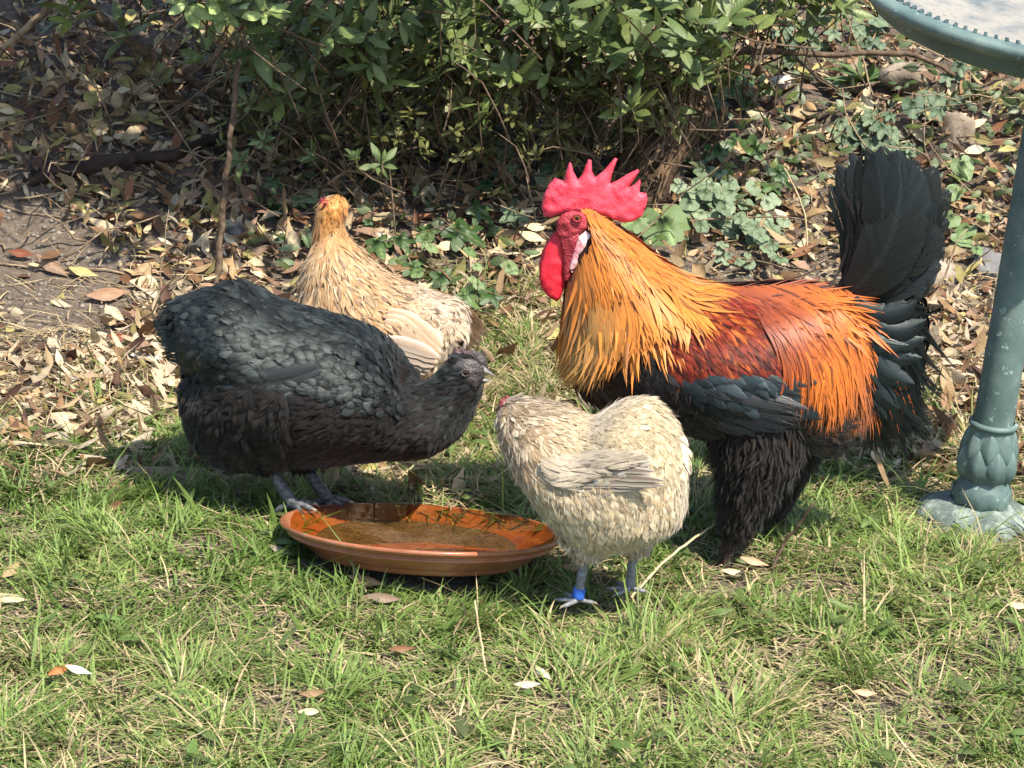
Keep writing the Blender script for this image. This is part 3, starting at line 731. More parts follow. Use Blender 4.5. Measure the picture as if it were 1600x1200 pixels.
def plume(b, name, n, L, W, flow, col, mat, region=None, prof=P_ROUND, lift=0.16, curl=0.22, cup=0.25, jit=0.18, loft=None, grav=0.0, inset=0.0, across=3, ljit=.25, urange=None, jag=0.0):
    lf = loft or b.loft; u, a = [], []; got = 0
    ff = flow_field(flow)
    for _ in range(60):
        N = 4 * n; uu = rng.uniform(*(urange or (0, lf.m - 1)), N); aa = rng.uniform(-np.pi, np.pi, N)
        P, _, _, ar = lf.frame(uu, aa); ok = rng.random(N) < ar / np.percentile(ar, 97)
        if region is not None:
            px, py = b.px(P); ok &= rng.random(N) < np.asarray(region(px, py, P), float)
        u.append(uu[ok]); a.append(aa[ok]); got += ok.sum()
        if got >= n: break
    u = np.concatenate(u)[:n]; a = np.concatenate(a)[:n]; n = len(u)
    P, Nn, _, _ = lf.frame(u, a); px, py = b.px(P)
    d = ff(px, py); T = np.stack([d[:, 0], np.zeros(n), -d[:, 1]], -1); T = unit(T - Nn * (T * Nn).sum(-1, keepdims=True))
    B = np.cross(Nn, T); T = unit(T + B * rng.normal(0, jit, n)[:, None])
    Nn = unit(Nn + B * rng.normal(0, jit * .45, n)[:, None])
    Lp = (L(px, py) if callable(L) else np.full(n, float(L))) * b.s * rng.uniform(1 - ljit, 1 + ljit, n)
    Wp = (W(px, py) if callable(W) else np.full(n, float(W))) * b.s * rng.uniform(.8, 1.2, n)
    V, F, uv, si, al = ribbons(P - Nn * inset, T, Nn, Lp, Wp, prof, across=across, lift=lift + rng.normal(0, .05, n), curl=curl + rng.normal(0, .05, n), cup=cup, side=rng.normal(0, .08, n), grav=grav, jag=jag)
    C0, C1 = col(px, py, n)
    return np_obj(name, V, F, mat, dict(col=spread_cols(C0, C1, si, al), fuv=uv), b.e, kind='stuff')

def strips(C, Nn, W, prof, across=3, cup=0.2):
    """ribbons along given centre lines (n,k,3) with normals"""
    n, k, _ = C.shape; T = unit(np.gradient(C, axis=1)); B = unit(np.cross(Nn, T))
    a = np.linspace(-1, 1, across); w = np.asarray(W)[:, None] * np.asarray(prof)[None] * .5
    V = C[:, :, None] + B[:, :, None] * (w[..., None] * a)[..., None] - Nn[:, :, None] * (cup * w[..., None] * np.abs(a))[..., None]
    idx = np.arange(n * k * across).reshape(n, k, across)
    F = np.stack([idx[:, :-1, :-1], idx[:, :-1, 1:], idx[:, 1:, 1:], idx[:, 1:, :-1]], -1).reshape(-1, 4)
    uv = np.empty((n, k, across, 3)); uv[..., 0] = a; uv[..., 1] = np.linspace(0, 1, k)[None, :, None]; uv[..., 2] = rng.random(n)[:, None, None]
    return V.reshape(-1, 3), F, uv.reshape(-1, 3), np.repeat(np.arange(n), k * across), np.tile(np.repeat(np.linspace(0, 1, k), across), n)

def drape(b, name, n, poly, L, W, flow, col, mat, prof=P_HACK, off=4, rise=6, jit=0.1, sides=((-1, 1.0), (1, 0.5)), wave=0.0, cup=.08, ljit=.25):
    """long feathers that follow the surface from roots in a side-view polygon along a flow field"""
    lf = b.loft; ff = flow_field(flow); poly = np.asarray(poly, float); k = len(prof); allp = []
    lo, hi = poly.min(0), poly.max(0)
    for sgn, frac in sides:
        q = rng.uniform(lo, hi, (int(n * frac * 4) + 50, 2)); q = q[in_poly(q[:, 0], q[:, 1], poly)][:int(n * frac)]; m = len(q)
        Lp = (L(q[:, 0], q[:, 1]) if callable(L) else np.full(m, float(L))) * rng.uniform(1 - ljit, 1 + ljit, m)
        th = rng.normal(0, jit, m); cv = rng.normal(0, wave, m); o = rng.uniform(0, 1, m)
        pts = [q]
        for s in range(k - 1):
            d = ff(pts[-1][:, 0], pts[-1][:, 1]); t2 = th + cv * s / k
            d = np.stack([d[:, 0] * np.cos(t2) - d[:, 1] * np.sin(t2), d[:, 0] * np.sin(t2) + d[:, 1] * np.cos(t2)], -1)
            pts.append(pts[-1] + d * (Lp / (k - 1))[:, None])
        pts = np.stack(pts, 1); loc, y, N = b.on(pts[..., 0], pts[..., 1])
        for s in range(1, k): y[:, s] = np.maximum(y[:, s], y[:, s - 1] - 0.30 * Lp * b.s / (k - 1))
        v = np.linspace(0, 1, k)[None]
        yy = y + (off + rise * o[:, None] * v) * b.s
        C = b.l(pts[..., 0], pts[..., 1], -yy)
        if sgn > 0: C[..., 1] *= -1; N = N * [1, -1, 1]
        V, F, uv, si, al = strips(C, N, (W if not callable(W) else W(q[:, 0], q[:, 1])) * b.s * rng.uniform(.75, 1.25, m), prof, cup=cup)
        C0, C1 = col(q[:, 0], q[:, 1], m)
        allp.append((V, F, uv, spread_cols(C0, C1, si, al)))
    V, F = join(allp)
    return np_obj(name, V, F, mat, dict(col=np.concatenate([p[3] for p in allp]), fuv=np.concatenate([p[2] for p in allp])), b.e, kind='stuff')

def big_feather(b, name, root, tip, W, mat, col, bend=0.0, prof=P_FLIGHT, normal=(0, -1, 0), bow=0.05, cup=0.12, split=0.12, k=16, seed=0, parent=None, col2=None):
    """one large feather with a split, slightly ragged vane; root/tip in local coordinates"""
    r = np.random.default_rng(seed); root, tip = np.asarray(root, float), np.asarray(tip, float)
    v = np.linspace(0, 1, k); Lv = tip - root; L = np.linalg.norm(Lv); T = Lv / L; N = unit(np.asarray(normal, float)); N = unit(N - T * N.dot(T)); B = np.cross(N, T)
    C = root + Lv * v[:, None] + B * (bend * L * 4 * v * (1 - v))[:, None] + N * (bow * L * 4 * v * (1 - v))[:, None]
    w = np.interp(v, np.linspace(0, 1, len(prof)), prof) * W * .5
    a = np.array([-1, -.6, -.2, 0, .2, .6, 1.0])
    wl, wr = w.copy(), w.copy()
    for arr in (wl, wr):
        for _ in range(3):
            if r.random() < .8:
                i = r.integers(int(k * .35), k - 1); arr[i] *= 1 - split * r.uniform(.5, 2.2)
        arr *= 1 - split * .25 * r.random(k)
    # barbs sweep towards the tip at the edges
    V = np.empty((k, 7, 3)); Tn = unit(np.gradient(C, axis=0)); Bn = np.cross(np.broadcast_to(N, C.shape), Tn)
    for j, aa in enumerate(a):
        ww = wl if aa < 0 else wr
        V[:, j] = C + Bn * (ww * aa)[:, None] + Tn * (np.abs(aa) * ww * .55)[:, None] - N * (cup * ww * aa * aa)[:, None]
    V = V.reshape(-1, 3); idx = np.arange(k * 7).reshape(k, 7)
    F = np.stack([idx[:-1, :-1], idx[:-1, 1:], idx[1:, 1:], idx[1:, :-1]], -1).reshape(-1, 4)
    uv = np.empty((k, 7, 3)); uv[..., 0] = a; uv[..., 1] = v[:, None]; uv[..., 2] = r.random()
    c = np.broadcast_to(np.asarray(col, float), (k * 7, 3)).copy()
    if col2 is not None:
        t = np.clip(np.abs(np.tile(a, k)) * 1.3 - .35, 0, 1)[:, None]; c = c * (1 - t) + np.asarray(col2) * t
    return np_obj(name, V, F, mat, dict(col=c, fuv=uv.reshape(-1, 3)), parent or b.e)

def wing_feathers(b, name, rows, W, mat, col, off=14, bend=0.0, step=2.5, sides=(-1, 1), col2=None, prof=P_FLIGHT, tilt=0.0):
    for sgn in sides:
        for i, (x0, y0, x1, y1) in enumerate(rows):
            q, y, N = b.on(np.array([x0, x1, .5 * (x0 + x1)]), np.array([y0, y1, .5 * (y0 + y1)]), off * b.s)
            o = (off + step * (len(rows) - i)) * b.s
            ym = max(y[2], .5 * (y[0] + y[1])) + o
            A = np.array([q[0, 0], sgn * (max(y[0], ym - .02) + o * .45), q[0, 2]]); Z = np.array([q[1, 0], sgn * max(y[1] + o, ym * .9), q[1, 2]])
            big_feather(b, name, A, Z, W * b.s * rng.uniform(.9, 1.1), mat, np.asarray(col) * rng.uniform(.8, 1.2), bend * (1 if sgn < 0 else -1), prof, (0, sgn, .35 + tilt), .03, .2, .08, 14, int(rng.integers(1e6)), None, col2)

def skin_part(b, name, outline, thick, step, mat, y=0.0, parent=None, power=.5, dmax=None, wob=0.0, lean=0.0, both=False, bend=0.0):
    o = b.l(np.array([p[0] for p in outline], float), np.array([p[1] for p in outline], float), -abs(y) * b.s if both else y * b.s)
    V, F = inflate(o[:, [0, 2]], thick * b.s, step * b.s, power, dmax * b.s if dmax else None, wob)
    zc = V[:, 2].max()
    V[:, 1] += lean * (zc - V[:, 2]) + bend * np.sin((V[:, 0] - V[:, 0].min()) * 40) * .002
    for sg in ((-1, 1) if both else (0,)):
        Q = V.copy()
        if sg: Q[:, 1] = sg * (y * b.s + np.abs(0) + (-V[:, 1]))
        else: Q[:, 1] += y * b.s
        ob = np_obj(name, Q, F, mat, None, parent or b.e); fix_normals(ob.data)
    return ob

def eye(b, px, py, y, r, iris, lid=None):
    for sg in (-1, 1):
        c = b.l(np.array(float(px)), np.array(float(py)), -y * b.s); c[1] = sg * y * b.s
        V, F = lathe([(1e-5, -1), (.5, -.87), (.87, -.5), (1, 0), (.87, .5), (.5, .87), (1e-5, 1)], 16)
        e = np_obj('eye', c + V * r * b.s * [1, .7, 1], F, iris, None, b.e)
        tt = np.linspace(0, 2 * np.pi, 24, endpoint=False); q = c + np.stack([np.cos(tt) * 1.12, np.full(24, sg * .42), np.sin(tt) * .92], -1) * r * b.s
        V, F = tube(np.concatenate([q, q[:1]]), r * .24 * b.s, 8, 0, False); np_obj('eyelid', V, F, lid or M_FACE, None, e)
        V, F = lathe([(1e-5, -.5), (.8, -.2), (1, 0.1), (.6, .5), (1e-5, .6)], 14)
        V = V[:, [0, 2, 1]]; np_obj('pupil', c + np.array([0, sg * r * b.s * .52, 0]) + V * r * b.s * [.5, .5 * sg, .5], F, M_PUPIL, None, e)

def beak(b, up, low, mat, hw):
    """up/low: (base top, base bottom, tip) in picture points"""
    for nm, q in (('upper_beak', up), ('lower_beak', low)):
        t, bo, tip = (b.l(np.array(float(p[0])), np.array(float(p[1]))) for p in q)
        mid = (t + bo) / 2; V = []; ks = np.linspace(0, 1, 7); h = (t - bo) / 2
        for v in ks:
            w = (1 - v) ** .65 + .02; c = mid * (1 - v) + tip * v + h * (.55 * math.sin(v * 2.6)) * (1 - v) * (1 if nm[0] == 'u' else -.6)
            for a in np.linspace(0, 2 * np.pi, 12, endpoint=False):
                V.append(c + h * w * math.cos(a) + np.array([0, hw * b.s * w * math.sin(a), 0]))
        V = np.array(V); i = np.arange(6)[:, None] * 12; j = np.arange(12)[None]; j2 = (j + 1) % 12
        F = np.stack([i + j, i + j2, i + 12 + j2, i + 12 + j], -1).reshape(-1, 4)
        o = np_obj(nm, V, F, mat, None, b.e); fix_normals(o.data)

def leg(b, knee, ankle, toes, r, mat, yk, ya, claw, ring=None):
    """shank from knee to ankle (picture points), toes: list of lists of local offsets from the ankle (px along x, y, z)"""
    K = b.l(np.array(float(knee[0])), np.array(float(knee[1])), yk); A = b.l(np.array(float(ankle[0])), np.array(float(ankle[1])), ya)
    parts = [tube(spline([K, K * .5 + A * .5 + [0, 0, .001], A], 9), np.linspace(r * 1.15, r, 9) * b.s * (1 + .06 * np.cos(np.arange(9) * 3.1)), 10, .05)]
    cl = []
    for t in toes:
        q = [A] + [A + np.array(p) * b.s for p in t]
        c = spline(q, 11); rr = np.linspace(r * .72, r * .45, 11) * (1 + .13 * np.cos(np.arange(11) * 2.6)) * b.s
        parts.append(tube(c, rr, 9, .04)); d = unit(c[-1] - c[-3])
        cl.append(tube(np.stack([c[-1] - d * .002, c[-1] + d * r * .7 * b.s + [0, 0, .0005], c[-1] + d * r * 1.3 * b.s - [0, 0, r * .4 * b.s]]), np.array([r * .38, r * .26, .03 * r]) * b.s, 7))
    V, F = join(parts); lo = np_obj('leg', V, F, mat, None, b.e)
    for V, F in cl: np_obj('claw', V, F, claw, None, lo)
    return lo, K, A

def body(b, st, mat, thighs=(), bulges=(), inset=4, sq=.92):
    b.loft = Loft(b, st, bulges, sq); b.loft.build_map()
    V, F, T = b.loft.grid(70, 40, inset * b.s)
    tv, b.thigh = [], []
    for t in thighs:       # rows: cx, cy, half-width px, y px
        t = np.asarray(t, float); q = np.stack([b.l(t[i, 0], t[i, 1], t[i, 3] * b.s) for i in range(len(t))]); c = spline(q, 12)
        r = np.interp(np.linspace(0, 1, 12), np.linspace(0, 1, len(t)), t[:, 2]) * b.s; tv.append(tube(c, r * .85, 16)); b.thigh.append((c, r))
    o = 0
    Vs, Fs = [V], [F]; o = len(V)
    for v, f in tv: Vs.append(v); Fs.append(f + o); o += len(v)
    ob = np_obj('body', np.concatenate(Vs), [np.concatenate(Fs), T], mat, None, b.e)
    md = ob.modifiers.new('remesh', 'REMESH'); md.mode = 'VOXEL'; md.voxel_size = 0.006; md.use_smooth_shade = True
    return ob

def thigh_fluff(b, name, n, L, W, cols, mat, lift=.35, prof=P_SOFT):
    Ps, Ts, Ns = [], [], []
    for c, r in b.thigh:
        k = rng.uniform(0, len(c) - 1.001, n); i = k.astype(int); f = (k - i)[:, None]; p = c[i] * (1 - f) + c[i + 1] * f; rr = (r[i] * (1 - f[:, 0]) + r[i + 1] * f[:, 0])
        t = unit(c[np.minimum(i + 1, len(c) - 1)] - c[np.maximum(i - 1, 0)]); a = rng.uniform(0, 6.283, n)
        e1 = unit(np.cross(t, [0, 1, 0.1])); e2 = np.cross(t, e1); nn = e1 * np.cos(a)[:, None] + e2 * np.sin(a)[:, None]
        Ps.append(p + nn * (rr * .85)[:, None]); Ts.append(unit(t + rng.normal(0, .22, (n, 3)))); Ns.append(nn)
    P, T, N = map(np.concatenate, (Ps, Ts, Ns)); m = len(P)
    V, F, uv, si, al = ribbons(P, T, N, L * b.s * rng.uniform(.6, 1.3, m), W * b.s * rng.uniform(.6, 1.3, m), prof, across=2, lift=lift + rng.normal(0, .06, m), curl=.2, cup=0, side=rng.normal(0, .2, m))
    c = cols[rng.integers(len(cols), size=m)] * rng.uniform(.85, 1.15, (m, 1))
    return np_obj(name, V, F, mat, dict(col=c[si], fuv=uv), b.e, kind='stuff')

def wisps(b, name, n, L, W, flow, cols, mat, region, lift=.5, jit=.6, grav=.1):
    """fine loose barbs that soften the outline"""
    return plume(b, name, n, L, W, flow, lambda px, py, k: (cols[rng.integers(len(cols), size=k)] * .8, cols[rng.integers(len(cols), size=k)]), mat, region, [1, .9, .6, .1], lift, .25, 0, jit, across=2, grav=grav, ljit=.5)

def pick(cols, w=.25):
    cols = np.asarray(cols, float)
    def f(px, py, n):
        c = cols[rng.integers(len(cols), size=n)] * rng.uniform(1 - w, 1 + w, (n, 1)); return c * .85, c
    return f

M_PUPIL = NT('pupil').set(Roughness=.08, Specular_IOR_Level=.6); M_PUPIL.base((.004, .003, .003)); M_PUPIL = M_PUPIL.m
def flesh(name, c1, c2, scale=260, rough=.45, bump=.6, sss=.25):
    k = NT(name); vo = k.n('TexVoronoi'); vo.inputs['Scale'].default_value = scale; k.l(k.n('TexCoord').outputs['Object'], vo.inputs['Vector'])
    f = k.noise(45, 4, .65)
    k.base(k.ramp(f, [(.32, c1), (.68, c2)])); k.set(Roughness=rough, Specular_IOR_Level=.4, Subsurface_Weight=sss, Subsurface_Scale=.006)
    k.bsdf.inputs['Subsurface Radius'].default_value = (1, .25, .15)
    k.bump(k.math('ADD', k.math('MULTIPLY', vo.outputs['Distance'], .8), f), bump, .0016); return k.m

# ---------------------------------------------------------------- ROOSTER
roo = Bird('rooster', 'tall rooster with bright red comb, orange hackles and black tail', O_ROO, math.radians(0), cat='rooster')
M_RUNDER = simple_mat('rooster_underdown', (.012, .009, .008), (.04, .02, .012), 40, .9, .1)
st = [(1372, 505, 1376, 545, 18), (1352, 468, 1348, 655, 62), (1302, 452, 1300, 702, 96), (1232, 450, 1215, 694, 122), (1152, 456, 1112, 680, 132), (1090, 456, 1030, 655, 128),
      (1052, 430, 955, 618, 112), (1020, 402, 905, 560, 90), (985, 375, 890, 490, 66), (955, 350, 886, 432, 47), (932, 335, 882, 392, 36), (905, 328, 872, 372, 30), (882, 330, 862, 362, 22), (866, 339, 858, 355, 12)]
body(roo, st, M_RUNDER, thighs=[[(1185, 650, 95, -40), (1185, 700, 88, -52), (1172, 745, 62, -58), (1160, 790, 42, -60), (1152, 822, 24, -60)], [(1230, 640, 80, 40), (1228, 690, 70, 50), (1215, 745, 46, 55), (1205, 795, 22, 55)]],
     bulges=[(1140, 565, 110, 70, 14)])
F_BLACK = feather_mat('black_plumage', .48, .45, .3, .5, .06, fringe=0.8)
F_SOFTB = feather_mat('soft_black_down', .75, .2, .2, .6, .1, fringe=1.3)
F_GREEN = feather_mat('glossy_green_black', .44, .3, -.2, .4, .03, (.78, .93, .92), .25, .05, fringe=.5, edge=.5)
F_HACK = feather_mat('hackle', .42, .3, .3, .6, .22, fringe=0.2)
F_RED = feather_mat('mahogany_plumage', .5, .3, .3, .4, .1, (1, .75, .7), fringe=0.9)
BLK = np.array([[.008, .008, .008], [.012, .010, .009], [.007, .009, .010], [.02, .013, .010]])
BRN = np.array([[.03, .019, .013], [.045, .028, .019], [.018, .013, .011], [.065, .042, .028]])
bflow = [(900, 420, 0, 1), (900, 560, .3, 1), (960, 620, .8, .6), (1060, 560, .8, .5), (1150, 480, .95, .3), (1250, 460, .95, .35), (1340, 480, .8, .6), (1150, 660, .9, .2), (1280, 640, .8, .5), (1350, 600, .6, .8), (1000, 660, .9, .3)]
plume(roo, 'body_feathers', 4200, 32, 14, bflow, pick(BLK), F_BLACK, lambda px, py, P: (py > 430) | (px > 1060), lift=.14)
plume(roo, 'belly_down', 4600, 32, 9, bflow, pick(BRN * .6 + .004), F_SOFTB, lambda px, py, P: ((py > 625) & (px > 980)) | ((px > 1250) & (py > 600)), P_SOFT, .2, .2, jit=.4)
plume(roo, 'belly_down', 900, 38, 14, [(1300, 690, .85, .5), (1340, 640, .8, .6)], pick(BRN * .8 + .012), F_SOFTB, lambda px, py, P: (px > 1255) & (py > 640), P_SOFT, .3, .3, jit=.4)
wisps(roo, 'loose_down', 700, 24, 1.6, [(1150, 690, .3, 1), (1330, 650, .7, .7)], BRN * 1.4, F_SOFTB, lambda px, py, P: (py > 600) & (px > 1050))
thigh_fluff(roo, 'thigh_feathers', 6500, 30, 5, BRN * .25 + .006, F_SOFTB, .04)
# breast streaks
def c_breast(px, py, n):
    t = rng.random((n, 1)); o = np.clip((px - 905) / 70, 0, 1)[:, None] * (t < .45)
    a = np.array([.03, .012, .008]); b2 = np.array([.34, .12, .022])
    return np.tile(a, (n, 1)) * (1 - o * .5) + b2 * o * .3, np.tile(a * 1.2, (n, 1)) * (1 - o) + b2 * o
drape(roo, 'breast_feathers', 1000, [(884, 440), (900, 470), (980, 560), (1020, 600), (1010, 650), (1030, 560), (1040, 640), (940, 632), (900, 590), (884, 520)], 62, 8, bflow, c_breast, F_HACK, P_SOFT, 3, 6)
# wing
plume(roo, 'wing_bar_feathers', 600, 44, 18, [(1100, 600, .9, .35), (1200, 620, .9, .4)], pick([[.010, .015, .018], [.014, .022, .026], [.008, .011, .013], [.026, .036, .042]], .4), F_GREEN,  # lightest colour puts blue-grey highlights on random feathers
      lambda px, py, P: in_poly(px, py, [(1045, 585), (1225, 575), (1262, 640), (1130, 640), (1060, 620)]), lift=.22, curl=.2)
wing_feathers(roo, 'wing_flight_feather', [(1090, 600, 1262, 634), (1080, 606, 1258, 648), (1075, 614, 1245, 660), (1070, 622, 1228, 668), (1066, 628, 1205, 674), (1062, 632, 1180, 676)], 30, F_BLACK, (.013, .014, .015), 10)
def c_red(px, py, n):
    t = rng.random((n, 1)); u = np.clip((600 - py) / 140, 0, 1)[:, None]
    c = np.array([.12, .009, .004]) * (1 - t) + np.array([.28, .032, .008]) * t; c = c * (.75 + .4 * u); og = (rng.random((n, 1)) < .10 + .3 * np.clip((540 - py[:, None]) / 60, 0, 1)); c = np.where(og, np.array([.42, .095, .014]) * (.7 + .5 * t), c); dk = rng.random((n, 1)) < .22; c = np.where(dk, c * .25, c)
    return c * .7, c
drape(roo, 'wing_bow_feathers', 1500, [(1030, 520), (1075, 470), (1150, 458), (1215, 480), (1240, 545), (1215, 590), (1150, 592), (1050, 588)], 44, 9, [(1060, 500, .75, .65), (1150, 480, .85, .5), (1100, 570, .55, .85), (1210, 560, .6, .8)], c_red, F_RED, P_SOFT, 8, 7, .16)
# saddle
sflow = [(1130, 455, .97, .2), (1200, 458, .92, .35), (1260, 455, .85, .5), (1320, 460, .72, .7), (1200, 500, .72, .7), (1250, 520, .5, .87), (1290, 520, .42, .9), (1345, 510, .38, .92), (1250, 600, .08, 1), (1300, 600, 0.02, 1), (1350, 580, .1, 1), (1310, 660, -.12, 1), (1250, 660, .0, 1)]
def c_sad(px, py, n):
    t = rng.random((n, 1)); e = np.clip((px - 1120) / 150, 0, 1)[:, None] * np.clip(1.35 - (px - 1230) / 150, .25, 1)[:, None]
    c = np.array([.27, .045, .009]) * (1 - e) + np.array([.56, .135, .012]) * e
    dk = (rng.random((n, 1)) < .08) * .7
    c = c * (.82 + .34 * t) * (1 - dk)
    return c * .85, c * np.array([1.08, 1.12, 1.2])
drape(roo, 'saddle_hackles', 2000, [(1120, 448), (1200, 444), (1260, 444), (1325, 452), (1338, 500), (1325, 545), (1282, 535), (1240, 505), (1185, 470)], lambda px, py: np.minimum(80 + 110 * np.clip((px - 1150) / 120, 0, 1), 656 - py), 5, sflow, c_sad, F_HACK, P_HACK, 9, 6, .06, wave=.12)
drape(roo, 'saddle_hackles', 160, [(1225, 490), (1300, 475), (1332, 520), (1318, 575), (1268, 575), (1240, 530)], lambda px, py: 655 - py, 7, sflow, c_sad, F_HACK, P_HACK, 15, 8, .09, wave=.15)
drape(roo, 'saddle_hackles', 260, [(1165, 470), (1255, 470), (1290, 520), (1268, 590), (1235, 560), (1205, 520)], lambda px, py: np.minimum(105, 640 - py), 6, sflow, lambda px, py, n: (lambda c: (c * .75, c))((np.array([.27, .045, .009]) * (1 - (q := np.clip((px[:, None] - 1180) / 90, 0, 1) * rng.uniform(.3, 1, (n, 1)))) + np.array([.56, .135, .012]) * q) * rng.uniform(.7, 1.15, (n, 1))), F_HACK, P_HACK, 14, 6, .14, wave=.2)
# neck hackle
hflow = [(895, 345, 0, 1), (930, 332, .55, .8), (980, 375, .72, .7), (1040, 425, .8, .55), (1100, 452, .97, .2), (893, 440, .0, 1), (940, 440, .2, .97), (990, 440, .42, .9), (890, 530, -.02, 1), (930, 520, -.08, 1), (975, 515, -.05, 1), (1010, 490, .3, 1), (1050, 470, .6, .8), (925, 570, -.55, .85), (965, 560, -.55, .85), (1010, 560, -.1, 1), (1070, 520, .45, .9)]
YB = lambda px: np.interp(px, [880, 930, 975, 1008, 1040, 1100], [578, 596, 560, 515, 520, 548])
L_HACK = lambda px, py: np.maximum(25, np.minimum(30 + 85 * np.clip((py - 330) / 110, 0, 1), (YB(px) - py)))
def c_hack(px, py, n):
    t = rng.random((n, 1)); up = np.clip((430 - py) / 110, 0, 1)[:, None]
    lo = np.clip((py - 440) / 60, 0, 1)[:, None] * np.clip((985 - px) / 60, 0, 1)[:, None]; c = np.array([.60, .185, .018]) * (1 - up) + np.array([.56, .145, .009]) * up; c = c * (1 - lo) + np.array([.58, .30, .075]) * lo; c = c * (.78 + .34 * t)
    dk = (rng.random((n, 1)) < .06) * .55; c = c * (1 - dk)
    return c * .8, c * np.array([1.05, 1.15, 1.35])
HP = [(914, 330), (932, 330), (985, 368), (1045, 415), (1095, 452), (1070, 490), (1010, 500), (930, 520), (890, 500), (883, 450), (893, 425), (908, 402), (922, 380), (923, 360), (920, 344)]
drape(roo, 'neck_hackles', 3200, HP, L_HACK, 4.6, hflow, c_hack, F_HACK, P_HACK, 6, 6, .075, wave=.15)
drape(roo, 'neck_hackles', 260, [(900, 480), (985, 450), (1060, 440), (1080, 470), (1030, 520), (920, 530)], lambda px, py: np.clip(YB(px) - py + 15, 30, 110), 7.5, hflow, c_hack, F_HACK, P_HACK, 14, 10, .12, wave=.35)
drape(roo, 'head_feathers', 420, [(906, 324), (925, 326), (948, 342), (960, 372), (932, 385), (924, 372), (922, 346)], 18, 4, hflow, c_hack, F_HACK, P_SOFT, 2, 3, .2)
plume(roo, 'neck_hackles', 900, lambda px, py: 25 + 70 * np.clip((py - 330) / 110, 0, 1), 8, hflow, c_hack, F_HACK, lambda px, py, P: in_poly(px, py, HP), P_HACK, .08, .06, jit=.12)
plume(roo, 'saddle_hackles', 420, 70, 9, sflow, c_sad, F_HACK, lambda px, py, P: (py < 500) & (px > 1100) & (px < 1345), P_HACK, .06, .04, jit=.1)
# rump coverts
drape(roo, 'tail_coverts', 330, [(1315, 440), (1365, 455), (1400, 520), (1385, 590), (1350, 590), (1335, 500)], 125, 13, [(1340, 450, .75, .65), (1380, 500, .75, .75), (1400, 580, .1, 1), (1350, 600, .3, 1), (1430, 560, .1, 1)],
      pick([[.006, .0075, .008], [.007, .012, .0125], [.006, .006, .0065]]), F_GREEN, P_HACK, 4, 7, .22, wave=.35)
def tf(x0, y0, x1, y1, w, bend, yr, yt, col, mat=None, nm='tail_feather', n=(0, -1, 0), cup=.16, bow=.03, split=.14):
    A = roo.l(np.array(float(x0)), np.array(float(y0)), yr * roo.s); Z = roo.l(np.array(float(x1)), np.array(float(y1)), yt * roo.s)
    big_feather(roo, nm, A, Z, w * roo.s, mat or F_TAIL, np.array(col) * rng.uniform(.45, 1.5), bend, P_FLIGHT, n, bow, cup, split, 26, int(rng.integers(1e6)))
F_TAIL = feather_mat('tail_plumage', .42, .27, -.9, .7, .04, (.75, .95, .92), .45, .0, fringe=.2, edge=-.55)  # lighter vane edges are highlights painted in to part the feathers
K1 = (.0085, .0095, .0095)
for i, (x1, y1, w, bd, y) in enumerate([(1296, 290, 44, -.12, 28), (1308, 258, 50, -.12, 26), (1330, 240, 56, -.12, 22), (1352, 232, 64, -.11, 16), (1378, 230, 70, -.10, 12), (1452, 455, 56, .12, 18), (1476, 392, 60, .08, 22), (1482, 345, 64, .06, 16), (1484, 300, 70, .04, 12), (1462, 262, 70, -.02, 6),
                                       (1470, 418, 54, .10, 2), (1476, 372, 60, .07, -4), (1470, 320, 68, .03, -8), (1448, 280, 66, -.03, -12), (1425, 250, 84, -.09, -18), (1398, 236, 76, -.11, -10), (1458, 442, 56, .10, -6), (1440, 466, 50, .12, -10)]):
    tf(1324 + i * 1.6, 466 - (i % 3) * 6, x1, y1, w, bd, y * .5, y, K1)
tf(1322, 462, 1404, 243, 96, -.15, -14, -34, (.009, .0105, .0105), n=(-.35, -1, .1), bow=.07)
tf(1336, 468, 1442, 296, 82, -.06, -16, -42, (.009, .0105, .0105), n=(-.3, -1, .2), bow=.06)
tf(1345, 474, 1466, 356, 76, .03, -16, -44, (.009, .0105, .0105), n=(-.2, -1, .35), bow=.06)
tf(1350, 480, 1464, 418, 66, .09, -16, -42, (.009, .010, .0105), n=(-.1, -1, .5), bow=.06)
tf(1330, 462, 1366, 238, 72, -.15, -8, -22, (.008, .0095, .0095), n=(-.45, -1, 0), bow=.07)
# thin wispy feathers at the front edge of the fan
for i in range(9):
    tf(1300 + rng.uniform(-6, 14), 452, 1296 + rng.uniform(-18, 40), 262 + rng.uniform(-20, 90), 8, rng.uniform(-.22, -.10), 0, rng.uniform(-30, 20), (.05, .04, .035), F_SOFTB, 'tail_feather', split=.5)
# drooping sickles
for x0, y0, x1, y1, w, bd in [(1345, 468, 1448, 500, 34, -.30), (1352, 480, 1440, 560, 36, -.26), (1350, 490, 1428, 600, 40, -.2), (1345, 500, 1405, 640, 44, -.16), (1350, 472, 1446, 528, 30, -.3), (1338, 480, 1385, 655, 44, -.12), (1330, 470, 1432, 470, 34, -.2), (1340, 462, 1420, 540, 30, -.3)]:
    for sg in (-1, 1):
        tf(x0, y0, x1, y1, w, bd, sg * 40, sg * (58 if x1 < 1430 else 44), (.008, .013, .014), F_GREEN, 'sickle_feather', (0, sg, .3), .3)
